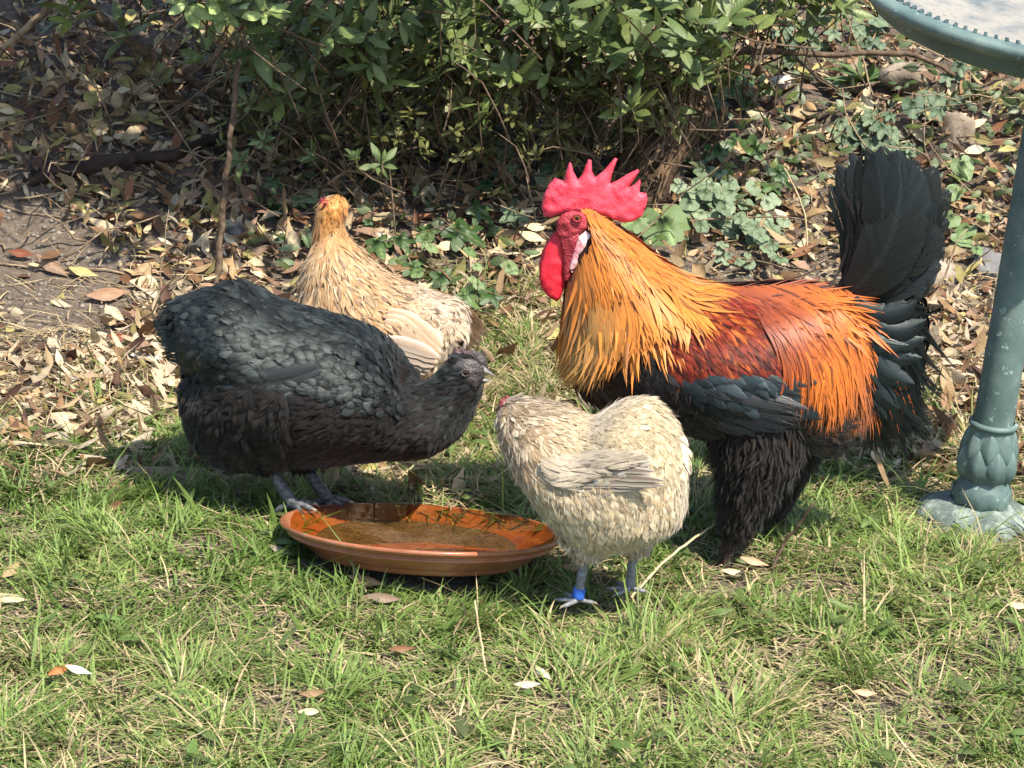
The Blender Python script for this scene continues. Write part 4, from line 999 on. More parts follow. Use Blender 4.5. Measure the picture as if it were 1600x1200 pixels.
# head
M_COMB = flesh('comb_skin', (.64, .030, .062), (.80, .10, .14), 420, .55, .5, .3)
M_WATT = flesh('wattle_skin', (.55, .010, .022), (.66, .025, .048), 480, .52, .4, .3)
M_FACE = flesh('face_skin', (.20, .012, .02), (.42, .04, .055), 380, .55, .9, .15)
M_LOBE = flesh('earlobe_skin', (.75, .16, .2), (.82, .66, .64), 200, .5, .6, .2)
CO = [(850, 338), (846, 322), (849, 305), (858, 288), (867, 278), (873, 280), (882, 283), (884, 268), (890, 253), (893, 256), (896, 268), (903, 281), (910, 272), (915, 258), (921, 246), (924, 250), (925, 268), (930, 277), (943, 267), (954, 254), (963, 244), (965, 248), (957, 270), (953, 287),
      (966, 281), (982, 271), (997, 264), (999, 268), (990, 282), (982, 293), (990, 289), (1000, 280), (1001, 286), (999, 300), (1010, 302), (1012, 312), (1008, 326), (1003, 338), (990, 346), (975, 348), (958, 343), (944, 337), (930, 334), (905, 332), (880, 334), (862, 340)]
skin_part(roo, 'comb', CO, 8, 3.2, M_COMB, 0, power=.4, dmax=9, wob=.2)
skin_part(roo, 'wattle', [(874, 356), (862, 372), (851, 388), (844, 412), (842, 432), (846, 448), (856, 462), (870, 470), (876, 464), (883, 445), (889, 420), (893, 395), (892, 368)], 7, 4, M_WATT, -14, wob=.2, dmax=14, lean=-.05)
skin_part(roo, 'wattle', [(868, 360), (858, 374), (847, 392), (842, 415), (843, 436), (852, 455), (866, 462), (874, 450), (882, 415), (886, 370)], 6, 4, M_WATT, 12, wob=.2, dmax=14, lean=.05)
skin_part(roo, 'earlobe', [(903, 370), (915, 361), (925, 366), (922, 384), (908, 410), (894, 426), (889, 420), (893, 402), (898, 385)], 5, 3, M_LOBE, 31, both=True, wob=.4)
skin_part(roo, 'face', [(870, 346), (878, 334), (893, 329), (910, 331), (920, 344), (925, 357), (912, 364), (900, 372), (888, 382), (876, 378), (868, 364)], 9, 3, M_FACE, 25, both=True, wob=.35)
eye(roo, 902, 340, 33, 6.0, flesh('amber_iris', (.16, .045, .008), (.30, .085, .014), 100, .12, .1, 0))
M_BEAK = simple_mat('horn_beak', (.17, .11, .05), (.32, .225, .11), 60, .4, .4, .2, .001)
beak(roo, ((876, 336), (872, 351), (843, 353)), ((872, 349), (871, 358), (849, 356)), M_BEAK, 10)
skin_part(roo, 'throat_skin', [(872, 362), (890, 362), (908, 362), (912, 378), (902, 404), (892, 432), (884, 446), (880, 430), (880, 400)], 6, 3, M_FACE, 27, both=True, wob=.3)
# feathered feet
M_SHANK = simple_mat('grey_shank', (.10, .09, .085), (.22, .20, .18), 180, .55, .4, .7, .002)
M_CLAW = simple_mat('claw', (.12, .10, .08), (.3, .26, .2), 80, .4, .4, .1)
TOES_L = [[(-22, -4, -2), (-46, -6, -4)], [(-18, -16, -2), (-38, -30, -4)], [(-16, 12, -2), (-34, 24, -4)], [(14, 4, -1), (28, 6, -4)]]
for kn, an, y in (((1150, 815), (1130, 896), -60), ((1192, 800), (1180, 872), 55)):
    lo, K, A = leg(roo, kn, an, TOES_L, 8, M_SHANK, y * roo.s, y * roo.s, M_CLAW)
    n = 90; t = rng.random((n, 1)); P = K * (1 - t) + A * t; a = rng.uniform(0, 6.28, n); Nn = np.stack([np.cos(a), np.sin(a), np.zeros(n)], -1)
    n_ = n
    V, F, uv, si, al = ribbons(P + Nn * .006, unit(np.stack([rng.normal(-.15, .15, n), rng.normal(0, .15, n), -np.ones(n)], -1)), Nn, rng.uniform(.025, .05, n), rng.uniform(.005, .011, n), P_SOFT, lift=.3, curl=.2)
    np_obj('shank_feathers', V, F, F_SOFTB, dict(col=(BRN[rng.integers(4, size=n)] * 1.3)[si], fuv=uv), lo, kind='stuff')

# ---------------------------------------------------------------- BLACK HEN
blk = Bird('hen', 'black hen with green sheen standing on the rim of the terracotta saucer', O_BLK, math.radians(-4))
M_BUNDER = simple_mat('black_underdown', (.008, .008, .008), (.02, .016, .014), 40, .9, .1)
st = [(254, 484, 262, 532, 14), (282, 466, 282, 562, 36), (328, 453, 297, 655, 78), (378, 447, 338, 716, 108), (438, 474, 428, 724, 124), (506, 494, 505, 720, 128), (566, 516, 596, 712, 118), (608, 552, 672, 706, 98), (638, 597, 718, 680, 68), (668, 594, 740, 648, 45), (697, 568, 746, 630, 36), (719, 553, 750, 620, 31), (740, 558, 755, 606, 23), (755, 573, 758, 592, 10)]
body(blk, st, M_BUNDER, thighs=[[(400, 670, 55, -45), (410, 700, 40, -45), (416, 724, 18, -42)], [(455, 670, 52, 30), (465, 700, 38, 30), (472, 724, 18, 30)]], bulges=[(470, 600, 120, 60, 12), (385, 510, 60, 50, 22), (312, 572, 40, 40, -24), (480, 520, 40, 40, -8), (650, 625, 26, 60, -12), (690, 670, 30, 30, 8)])
F_SCALE = feather_mat('scaled_black_plumage', .5, .3, -.25, .4, .03, (.85, .97, .94), .3, .0, fringe=0.55, edge=.9)
F_BSOFT = feather_mat('brownish_black_down', .75, .2, .2, .6, .08, fringe=1.2)
kflow = [(700, 560, -1, .2), (640, 600, -.8, .5), (700, 660, -.6, .6), (560, 540, -.95, .1), (450, 480, -1, -.15), (360, 460, -1, .15), (280, 470, -1, .5), (450, 600, -1, .1), (350, 640, -.8, .5), (420, 720, -.5, .8), (600, 690, -.9, .3), (270, 560, -.9, .4)]
KB = np.array([[.010, .0115, .011], [.018, .022, .021], [.0055, .0065, .0065], [.032, .038, .036]])
KBR = np.array([[.0085, .0072, .0068], [.0115, .0092, .008], [.007, .0063, .006], [.016, .012, .010]])
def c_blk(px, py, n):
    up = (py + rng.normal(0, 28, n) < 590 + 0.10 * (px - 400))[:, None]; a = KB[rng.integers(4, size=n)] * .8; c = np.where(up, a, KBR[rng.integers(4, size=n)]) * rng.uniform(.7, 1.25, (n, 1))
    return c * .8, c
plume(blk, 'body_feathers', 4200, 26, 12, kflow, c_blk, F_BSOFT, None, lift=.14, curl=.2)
plume(blk, 'belly_down', 3600, 28, 9, kflow, pick(KBR), F_BSOFT, lambda px, py, P: (py > 610) & (px < 690), P_SOFT, .22, .22, jit=.4)
plume(blk, 'abdomen_fluff', 1500, 36, 13, [(300, 620, -.5, .8), (400, 700, -.3, 1)], pick(KBR * 1.1), F_BSOFT, lambda px, py, P: (py > 600) & (px < 450) & (vnoise(px, py, .035, 77) > .4), P_SOFT, .42, .35, jit=.6)
wisps(blk, 'loose_down', 700, 20, 1.5, kflow, KBR * 1.1, F_BSOFT, lambda px, py, P: (py > 590) & (px < 660))
thigh_fluff(blk, 'thigh_feathers', 900, 20, 8, KBR, F_BSOFT)
plume(blk, 'neck_feathers', 2400, 18, 6.5, kflow, pick(KB * .75), F_BSOFT, lambda px, py, P: (px > 590) & (py < 700), P_SOFT, .14, .12, jit=.15)
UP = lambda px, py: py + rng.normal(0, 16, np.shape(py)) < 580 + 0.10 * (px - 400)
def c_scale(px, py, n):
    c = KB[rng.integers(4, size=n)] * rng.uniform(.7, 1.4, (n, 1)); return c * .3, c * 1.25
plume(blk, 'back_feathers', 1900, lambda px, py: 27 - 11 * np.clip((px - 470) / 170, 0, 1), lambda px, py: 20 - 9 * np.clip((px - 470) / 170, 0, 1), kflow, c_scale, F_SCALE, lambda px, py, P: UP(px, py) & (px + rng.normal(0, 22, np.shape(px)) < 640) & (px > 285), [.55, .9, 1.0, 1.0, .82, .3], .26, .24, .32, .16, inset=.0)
plume(blk, 'shoulder_feathers', 420, 23, 17, kflow, c_scale, F_SCALE, lambda px, py, P: in_poly(px, py, [(440, 545), (610, 560), (640, 640), (560, 640), (470, 600)]), [.55, .9, 1.0, 1.0, .82, .3], .5, .34, .32, .16)
wing_feathers(blk, 'wing_flight_feather', [(500, 566, 345, 588), (505, 576, 338, 600), (508, 586, 350, 612), (510, 594, 372, 622), (512, 602, 398, 630), (515, 608, 425, 636), (518, 612, 455, 640)], 22, F_BLACK, (.015, .016, .0165), 6, .03, 1.8)
for x1, y1, y, w in [(244, 486, 8, 44), (240, 500, -6, 46), (241, 518, -14, 46), (247, 538, -20, 46), (258, 556, -24, 44), (252, 480, 20, 44), (246, 520, 22, 46), (262, 552, 26, 44), (276, 566, -28, 40)]:
    A = blk.l(np.array(345.), np.array(505. + (y1 - 510) * .3), y * .5 * blk.s); Z = blk.l(np.array(float(x1)), np.array(float(y1)), y * blk.s)
    big_feather(blk, 'tail_feather', A, Z, w * blk.s, F_SCALE, np.array((.012, .016, .017)) * rng.uniform(.8, 1.4), .06, P_FLIGHT, (0, -1 if y < 0 else 1, .5), .05, .25, .1, 14, int(rng.integers(1e6)))
M_BFACE = flesh('dark_face_skin', (.035, .03, .03), (.13, .11, .105), 420, .38, .9, .05)
M_BCOMB = flesh('dark_comb_skin', (.03, .018, .018), (.16, .09, .085), 300, .4, .8, .05)
skin_part(blk, 'face', [(706, 574), (720, 560), (742, 562), (756, 574), (757, 588), (750, 602), (738, 614), (720, 608), (710, 594)], 8, 3, M_BFACE, 25, both=True, wob=.4)
skin_part(blk, 'comb', [(704, 560), (708, 548), (714, 541), (718, 547), (722, 540), (727, 548), (733, 547), (740, 555), (750, 567), (738, 568), (716, 564)], 5, 2.2, M_BCOMB, 0, wob=.4, dmax=5)
skin_part(blk, 'wattle', [(714, 598), (726, 602), (742, 600), (748, 612), (744, 624), (736, 629), (726, 625), (716, 616)], 5, 2.5, M_BFACE, 18, both=True, wob=.4)
eye(blk, 728, 582, 33, 5.6, flesh('dark_iris', (.05, .025, .012), (.10, .05, .02), 100, .12, .1, 0), M_BFACE)
M_BBEAK = simple_mat('grey_beak', (.10, .097, .093), (.30, .29, .275), 70, .4, .4, .2, .001)
beak(blk, ((747, 569), (751, 583), (773, 587)), ((750, 588), (748, 596), (767, 595)), M_BBEAK, 9)
M_BLEG = simple_mat('slate_leg', (.03, .033, .036), (.11, .115, .12), 160, .5, .45, .8, .002)
BT = [[(13, -3, 3), (30, -5, -2)], [(8, -12, 1), (18, -24, -6)], [(12, 8, 3), (28, 14, 0)], [(-14, 0, -4), (-26, 0, -12)]]
leg(blk, (414, 722), (458, 789), BT, 9.5, M_BLEG, -45 * blk.s, -66 * blk.s, M_CLAW)
leg(blk, (470, 722), (514, 782), [[(10, -4, 2), (24, -8, -8)], [(2, -12, 0), (4, -22, -12)], [(13, 6, 3), (30, 10, -2)], [(-14, 4, -4), (-28, 6, -10)]], 9.5, M_BLEG, 30 * blk.s, 6 * blk.s, M_CLAW)

# ---------------------------------------------------------------- PALE HEN
M_DULL = flesh('dull_skin', (.16, .03, .03), (.28, .07, .06), 380, .6, .8, .1)
pal = Bird('hen', 'cream hen with a blue leg band and head bent behind, in front of the rooster', O_PAL, math.radians(-14))
M_PUNDER = simple_mat('cream_underdown', (.34, .27, .19), (.5, .42, .31), 40, .9, .1)
st = [(1066, 700, 1070, 755, 22), (1046, 658, 1064, 812, 66), (1010, 628, 1026, 842, 94), (966, 631, 976, 856, 110), (918, 654, 924, 856, 110), (872, 638, 872, 812, 106), (840, 630, 828, 752, 90), (816, 624, 800, 712, 68), (799, 622, 786, 678, 44), (788, 624, 780, 650, 25), (783, 628, 779, 638, 10)]
body(pal, st, M_PUNDER, thighs=[[(905, 790, 58, -35), (912, 832, 42, -38), (918, 864, 18, -38)], [(985, 790, 55, 30), (990, 828, 38, 30), (992, 856, 16, 30)]], bulges=[(880, 735, 80, 45, 10), (1010, 680, 70, 45, 12), (935, 665, 24, 40, -6), (1030, 820, 40, 40, 8)])
F_CREAM = feather_mat('cream_plumage', .6, .3, -.15, .35, .22, fringe=.75)
F_CWING = feather_mat('cream_wing', .6, .25, -.2, .35, .1, edge=-.3)
F_CSOFT = feather_mat('cream_down', .8, .15, .05, .45, .28, fringe=1.3)
pflow = [(790, 640, .4, .9), (820, 640, .75, .6), (880, 650, .85, .5), (800, 710, .5, .85), (840, 750, .7, .7), (930, 700, .9, .4), (1000, 640, .8, .5), (1060, 680, .5, .9), (1060, 760, .1, 1), (1000, 720, .8, .6), (900, 820, .3, 1), (960, 850, .2, 1), (1040, 820, -.1, 1)]
def c_pale(px, py, n):
    t = rng.random((n, 1)); nk = np.clip((905 - px) / 90, 0, 1)[:, None] * np.clip((790 - py) / 60, 0, 1)[:, None]
    base = np.array([.40, .30, .165]) * (1 - t) + np.array([.50, .395, .25]) * t
    cape = np.array([.16, .10, .05]) * (1 - t) + np.array([.30, .215, .125]) * t
    r = base * (1 - nk) + cape * nk
    tip = np.array([.63, .53, .37]) * (.8 + .25 * t)
    pv = (.72 + .5 * vnoise(px, py, .045, 5) + .25 * (vnoise(px, py, .14, 6) - .5))[:, None]; r = r * pv
    hi = (rng.random((n, 1)) < .28)
    return r * .86, np.where(hi, tip, r * 1.1)
plume(pal, 'body_feathers', 5200, 24, 13, pflow, c_pale, F_CREAM, None, lift=.055, curl=.09, cup=.25, jit=.16)
plume(pal, 'cushion_feathers', 1500, 27, 15, pflow, lambda px, py, n: (lambda c: (c * .55, c))(np.array([.58, .465, .28]) * (rng.uniform(.75, 1.15, (n, 1)) * (.8 + .35 * vnoise(px, py, .06, 9))[:, None])), F_CSOFT, lambda px, py, P: (px > 925) & (py < 745), P_ROUND, .12, .16, jit=.3)
plume(pal, 'cape_feathers', 1700, 21, 5.5, pflow, c_pale, F_CREAM, lambda px, py, P: (px < 930) & (py < 770), P_SOFT, .13, .12, jit=.35)
PW = np.array([[.45, .37, .25], [.52, .44, .31], [.36, .27, .165], [.58, .47, .31]])
plume(pal, 'belly_down', 4200, 27, 10, pflow, pick(PW), F_CSOFT, lambda px, py, P: (py > 755 + .1 * (950 - px)), P_SOFT, .11, .14, jit=.3)
wisps(pal, 'loose_down', 2200, 18, 1.5, pflow, PW * 1.1, F_CSOFT, lambda px, py, P: (py > 640))
thigh_fluff(pal, 'thigh_feathers', 1600, 20, 6, PW, F_CSOFT)
wing_feathers(pal, 'wing_flight_feather', [(890, 730, 1000, 722), (880, 738, 1030, 728), (872, 746, 1050, 735), (868, 754, 1050, 744), (868, 761, 1032, 753), (868, 767, 1008, 760), (868, 772, 985, 766), (868, 776, 955, 771)], 14, F_CWING, (.13, .10, .075), 9, .03, 1.8, col2=(.42, .36, .29))
drape(pal, 'wing_coverts', 170, [(840, 718), (920, 704), (985, 710), (975, 724), (915, 736), (872, 764), (850, 752)], 36, 9, [(850, 730, .9, .4), (930, 720, 1, .02), (1000, 715, 1, -.02), (880, 760, 1, 0)], lambda px, py, n: (np.tile([.33, .265, .18], (n, 1)) * rng.uniform(.7, 1.2, (n, 1)), np.tile([.50, .42, .31], (n, 1)) * rng.uniform(.75, 1.1, (n, 1))), F_CREAM, P_SOFT, 15, 5, .12, sides=((-1, 1.0), (1, 1.0)))
plume(pal, 'wing_covert_feathers', 160, 28, 13, [(880, 740, .95, .25), (960, 730, 1, -.05)], lambda px, py, n: (np.tile([.30, .25, .19], (n, 1)), np.tile([.48, .43, .36], (n, 1)) * rng.uniform(.8, 1.1, (n, 1))), F_CREAM, lambda px, py, P: in_poly(px, py, [(850, 725), (990, 705), (1000, 728), (880, 760)]), lift=.35, curl=.2)
for x1, y1, y in [(1074, 700, 0), (1080, 722, -14), (1078, 742, -24), (1080, 720, 14), (1076, 742, 26), (1070, 756, -30)]:
    A = pal.l(np.array(1015.), np.array(690.), y * .4 * pal.s); Z = pal.l(np.array(float(x1)), np.array(float(y1)), y * pal.s)
    big_feather(pal, 'tail_feather', A, Z, 34 * pal.s, F_CREAM, np.array((.62, .52, .37)) * rng.uniform(.85, 1.1), .05, P_FLIGHT, (0.3, -1 if y <= 0 else 1, .4), .06, .25, .1, 14, int(rng.integers(1e6)))
skin_part(pal, 'wattle', [(786, 648), (781, 640), (777, 646), (776, 660), (778, 672), (782, 676), (785, 664)], 4, 2.2, M_FACE, -9, wob=.2)
skin_part(pal, 'wattle', [(786, 648), (781, 640), (777, 646), (776, 660), (778, 670), (782, 672), (785, 664)], 4, 2.2, M_FACE, 9, wob=.2)
skin_part(pal, 'face', [(778, 632), (784, 624), (794, 626), (796, 638), (790, 648), (782, 648)], 5, 2.2, M_DULL, 12, both=True, wob=.3)
skin_part(pal, 'comb', [(779, 629), (780, 622), (783, 625), (785, 619), (788, 623), (791, 618), (793, 623), (789, 629)], 3, 2, M_DULL, 0, dmax=4)
eye(pal, 787, 634, 18, 3.6, bpy.data.materials['amber_iris'], M_DULL)
beak(pal, ((781, 630), (779, 640), (768, 648)), ((779, 638), (779, 644), (770, 650)), M_BEAK, 6)
M_PLEG = simple_mat('blue_grey_leg', (.11, .115, .125), (.24, .245, .255), 180, .5, .4, .6, .002)
PT = [[(-12, -3, -2), (-30, -6, -4)], [(-6, -14, -2), (-16, -28, -4)], [(-10, 12, -2), (-24, 22, -4)], [(12, 2, -2), (24, 4, -4)]]
lo, K, A = leg(pal, (916, 862), (903, 936), PT, 7, M_PLEG, -38 * pal.s, -38 * pal.s, M_CLAW)
d = unit(A - K); c = A - d * 11 * pal.s; e1 = unit(np.cross(d, [0, 1, 0])); e2 = np.cross(d, e1)
V, F = lathe([(8.2, -8), (9.6, -8.6), (10, -7), (10, 7), (9.6, 8.6), (8.2, 8), (8.0, 0), (8.2, -8)], 28)
V = c + (V[:, :1] * e1 + V[:, 1:2] * e2 + V[:, 2:3] * d) * pal.s
np_obj('leg_band', V, F, simple_mat('blue_plastic', (.02, .09, .42), (.05, .17, .6), 60, .3, .5, .05), None, lo)
leg(pal, (992, 855), (984, 918), PT, 7, M_PLEG, 30 * pal.s, 30 * pal.s, M_CLAW)

# ---------------------------------------------------------------- BUFF HEN
buf = Bird('hen', 'buff hen seen from behind with an orange head, standing beyond the black hen', O_BUF, math.radians(-24))
st = [(724, 512, 708, 556, 22), (710, 476, 688, 596, 62), (668, 460, 650, 618, 86), (628, 446, 592, 636, 96), (592, 426, 536, 640, 96), (568, 408, 492, 600, 88), (553, 390, 480, 500, 70), (541, 374, 482, 428, 48), (534, 354, 492, 388, 30), (539, 332, 495, 354, 28), (538, 317, 499, 330, 26), (533, 307, 503, 314, 17), (526, 303, 508, 306, 7)]
body(buf, st, simple_mat('buff_underdown', (.3, .19, .1), (.45, .3, .17), 40, .9, .1), thighs=[[(590, 600, 50, -35), (596, 650, 38, -35), (600, 680, 18, -35)], [(640, 600, 50, 30), (640, 650, 36, 30), (640, 680, 18, 30)]], bulges=[(630, 510, 80, 50, 12)])
F_BUFF = feather_mat('buff_plumage', .55, .3, -.2, .4, .22, fringe=1.0)
uflow = [(515, 320, 0, 1), (500, 380, -.1, 1), (540, 390, .4, .9), (480, 450, 0, 1), (560, 430, .75, .65), (520, 470, .35, .93), (600, 470, .8, .6), (660, 470, .9, .4), (710, 500, .6, .8), (640, 540, .85, .5), (560, 560, .5, .85), (690, 580, .4, .9)]
def c_buff(px, py, n):
    t = rng.random((n, 1)); hd = np.clip((400 - py) / 60, 0, 1)[:, None]; rp = np.clip((px - 600) / 80, 0, 1)[:, None]
    a = np.array([.44, .24, .09]) * (1 - t) + np.array([.58, .40, .22]) * t
    h = np.array([.52, .20, .035]) * (1 - t) + np.array([.62, .30, .07]) * t
    p = np.array([.56, .41, .27]) * (1 - t) + np.array([.66, .53, .39]) * t
    c = a * (1 - rp) + p * rp; c = c * (1 - hd) + h * hd
    gr = rng.random((n, 1)) < .12 * (1 - hd); c = np.where(gr, np.array([.26, .17, .10]) * (.7 + .5 * t), c * .85); tip = np.where(rng.random((n, 1)) < .5, np.minimum(c * 1.3 + .04, .7), c * .9)
    return c * .84, tip
plume(buf, 'body_feathers', 5600, 18, 8.5, uflow, c_buff, F_BUFF, None, lift=.08, curl=.2, cup=.3, jit=.22)
plume(buf, 'cape_feathers', 1900, 30, 4.8, uflow, c_buff, F_BUFF, lambda px, py, P: (px < 620) & (py < 520) & (py > 345), P_HACK, .14, .1, jit=.2)
plume(buf, 'head_feathers', 1300, 7, 3, uflow, c_buff, F_BUFF, lambda px, py, P: py < 385, P_SOFT, .12, .15, jit=.3)
plume(buf, 'cushion_feathers', 900, 21, 10, uflow, c_buff, F_CSOFT, lambda px, py, P: (px > 630) & (py < 560), P_ROUND, .3, .3, jit=.3)
BW = np.array([[.56, .42, .27], [.62, .5, .36], [.46, .33, .2]])
plume(buf, 'belly_down', 900, 30, 10, uflow, pick(BW), F_CSOFT, lambda px, py, P: py > 570, P_SOFT, .34, .3, jit=.5)
wisps(buf, 'loose_down', 700, 20, 2, uflow, BW * 1.15, F_CSOFT, lambda px, py, P: py > 390)
thigh_fluff(buf, 'thigh_feathers', 350, 28, 11, BW, F_CSOFT)
wing_feathers(buf, 'wing_flight_feather', [(604, 486, 714, 530), (600, 494, 712, 538), (598, 502, 706, 544)], 24, F_CWING, (.44, .30, .19), 12, .06, 2.5, col2=(.66, .5, .34), tilt=.2)
wing_feathers(buf, 'wing_flight_feather', [(596, 530, 718, 541), (594, 538, 716, 549), (594, 546, 708, 557), (596, 553, 699, 565), (598, 560, 688, 573), (602, 566, 676, 580), (606, 572, 662, 587), (612, 576, 648, 594)], 20, F_CWING, (.40, .30, .22), 9, .05, 2, col2=(.62, .52, .42))
for x1, y1, y in [(734, 506, 0), (736, 524, -14), (730, 540, -24), (736, 522, 14), (728, 540, 26)]:
    A = buf.l(np.array(680.), np.array(505.), y * .4 * buf.s); Z = buf.l(np.array(float(x1)), np.array(float(y1)), y * buf.s)
    big_feather(buf, 'tail_feather', A, Z, 30 * buf.s, F_BUFF, np.array((.60, .46, .31)) * rng.uniform(.85, 1.1), .05, P_FLIGHT, (0.3, -1 if y <= 0 else 1, .4), .06, .25, .1, 14, int(rng.integers(1e6)))
skin_part(buf, 'comb', [(498, 318), (496, 312), (499, 313), (501, 308), (504, 310), (507, 306), (510, 309), (508, 314)], 3, 2, M_DULL, 0, dmax=4)
skin_part(buf, 'face', [(498, 318), (503, 311), (513, 312), (516, 322), (509, 332), (501, 330)], 5, 2.2, M_FACE, 15, both=True, wob=.3)
skin_part(buf, 'wattle', [(501, 330), (507, 332), (506, 346), (502, 350), (498, 344)], 3.5, 2, M_WATT, 6, both=True)
eye(buf, 509, 320, 22, 3.4, bpy.data.materials['amber_iris'])
beak(buf, ((503, 314), (500, 324), (488, 326)), ((500, 322), (501, 328), (490, 328)), M_BEAK, 6)
for y in (-35, 30):
    leg(buf, (600 if y < 0 else 640, 672), (596 if y < 0 else 636, 722), PT, 6.5, M_PLEG, y * buf.s, y * buf.s, M_CLAW)
# ================================================================ BIRD BATH
class Plane:
    """vertical plane through a point, facing the camera: picture points -> place"""
    def __init__(self, O): self.O = np.array(O, float); self.n = unit(np.array([CAM[0] - O[0], CAM[1] - O[1], 0])); self.s = np.linalg.norm(self.O + [0, 0, .4] - CAM) / FPX
    def p(self, px, py, toward=0.0):
        d = rays(np.array(float(px)), np.array(float(py))); t = ((self.O + self.n * toward - CAM) @ self.n) / (d @ self.n); return CAM + d * t
bp = Plane(BATH)
bath = empty('bird_bath', BATH, 0, 'green weathered metal bird bath with a wide shallow bowl on a leaning pedestal', 'bird bath')
bl = lambda P: np.asarray(P, float) - BATH
B0 = bp.p(1526, 817); AX = unit(bp.p(1612, 250) - bp.p(1549, 655)); AX = unit(AX + np.array([0, -.05, 0]))
e1 = unit(np.cross([0, 1, 0], AX)) * -1; e1 = unit(np.cross(AX, np.cross([1.0, 0, 0], AX))); e2 = np.cross(AX, e1)
k = NT('verdigris_metal')
f1 = k.noise(14, 5, .65); f2 = k.noise(60, 4, .7); f3 = k.noise(5, 3, .6)
c = k.ramp(f1, [(.3, (.068, .102, .098)), (.5, (.108, .162, .148)), (.7, (.19, .25, .22))])
c = k.mix(k.math('GREATER_THAN', f2, .64), c, (.32, .42, .37)); c = k.mix(k.math('MULTIPLY', f3, .35), c, (.05, .09, .10))
k.base(c); k.set(Roughness=.55, Specular_IOR_Level=.45, Metallic=.0); k.bump(f2, .25, .002); M_VERD = k.m
k = NT('crusted_base_metal')
f1 = k.noise(28, 5, .7); f2 = k.noise(90, 4, .7)
c = k.ramp(f1, [(.32, (.06, .085, .08)), (.5, (.125, .165, .145)), (.66, (.31, .36, .31))])
k.base(c); k.set(Roughness=.8); k.bump(k.math('ADD', f1, k.math('MULTIPLY', f2, .4)), .9, .008); M_CRUST = k.m
def placed(V, h0=None):
    return bl(h0 + V[:, :1] * e1 + V[:, 1:2] * e2 + V[:, 2:3] * AX)
s = bp.s
def ax_h(py):   # height along the axis (in metres) that shows at this picture row
    q = bp.p(1541, py); return (q - B0) @ AX
hs = {y: (bp.p(0, 0) * 0 + ax_h(y)) for y in (100, 130, 640)}
H = lambda y: (812 - y) * s * 1.045
prof = [(1e-4, H(790)), (40, H(774)), (62, H(780)), (84, H(790)), (97, H(803)), (104, H(818)), (108, H(850)), (100, H(860))]
V, F = lathe([(r * s if r > 1 else r, h) for r, h in prof], 64)
w = 1 + .035 * np.sin(np.arctan2(V[:, 1], V[:, 0]) * 8) * (np.hypot(V[:, 0], V[:, 1]) > 50 * s)
V[:, :2] *= w[:, None]
np_obj('base', placed(V, B0), F, M_CRUST, None, bath)
prof = [(30, H(780)), (42, H(776)), (46, H(768)), (46, H(757)), (41, H(748)), (36, H(741)), (35, H(737))]
V, F = lathe([(r * s, h) for r, h in prof], 48); np_obj('lower_ring', placed(V, B0), F, M_VERD, None, bath)
prof = [(31, H(742)), (37, H(734)), (42, H(722)), (43, H(710)), (40.5, H(694)), (36.5, H(676)), (34.5, H(662)), (33.5, H(655))]
V, F = lathe([(r * s, h) for r, h in prof], 48); np_obj('urn', placed(V, B0), F, M_VERD, None, bath)
prof = [(33, H(655)), (37.5, H(653)), (38.5, H(650)), (37.5, H(647)), (33, H(645))]
V, F = lathe([(r * s, h) for r, h in prof], 48); np_obj('collar', placed(V, B0), F, M_VERD, None, bath)
# relief leaves round the urn, two tiers
def relief(nm, a0, y0, y1, rf, wdeg, flip, th=7.0):
    k_, vs_ = 12, np.linspace(0, 1, 12); ro = []
    for v in vs_:
        y = y0 + (y1 - y0) * v; wv = math.sin(math.pi * min(1, (v if flip else 1 - v) * .92 + .06)) ** .7 * wdeg
        for j in np.linspace(-1, 1, 9):
            bulge = th * (1 - abs(j) ** 1.6) * math.sin(math.pi * (.12 + .86 * v)) ** .6 + 1.2 * math.exp(-(j / .16) ** 2)
            r = (np.interp(-y, [-742, -734, -722, -710, -694, -676, -662, -655], [31, 37, 42, 43, 40.5, 36.5, 34.5, 33.5]) + bulge - .8) * s
            a = a0 + math.radians(wv) * j; ro.append((r * math.cos(a), r * math.sin(a), H(y)))
    idx = np.arange(k_ * 9).reshape(k_, 9); F = np.stack([idx[:-1, :-1], idx[:-1, 1:], idx[1:, 1:], idx[1:, :-1]], -1).reshape(-1, 4)
    np_obj(nm, placed(np.array(ro), B0), F, M_VERD, None, bath)
for i in range(8):
    relief('relief_leaf', i * math.pi / 4 + .2, 738, 684, 0, 25, False)
    relief('relief_leaf', (i + .5) * math.pi / 4 + .2, 700, 658, 0, 24, True, 6)
for i in range(7):
    a0 = i * 2 * math.pi / 7; ro = []
    for v in np.linspace(0, 1, 8):
        for j in np.linspace(-1, 1, 7):
            a = a0 + j * .36 * math.sin(math.pi * (.1 + .85 * v)) + v * .35
            r = (45.2 + 3.6 * (1 - abs(j) ** 2) * math.sin(math.pi * (.1 + .8 * v))) * s; ro.append((r * math.cos(a), r * math.sin(a), H(776 - 28 * v)))
    idx = np.arange(56).reshape(8, 7); F = np.stack([idx[:-1, :-1], idx[:-1, 1:], idx[1:, 1:], idx[1:, :-1]], -1).reshape(-1, 4)
    np_obj('relief_leaf', placed(np.array(ro), B0), F, M_VERD, None, bath)
# eight-sided shaft
V, F = lathe([(32 * s, H(648)), (31 * s, H(500)), (30 * s, H(300)), (30 * s, H(90))], 10)
np_obj('shaft', placed(V, B0), F, M_VERD, None, bath, smooth=False)
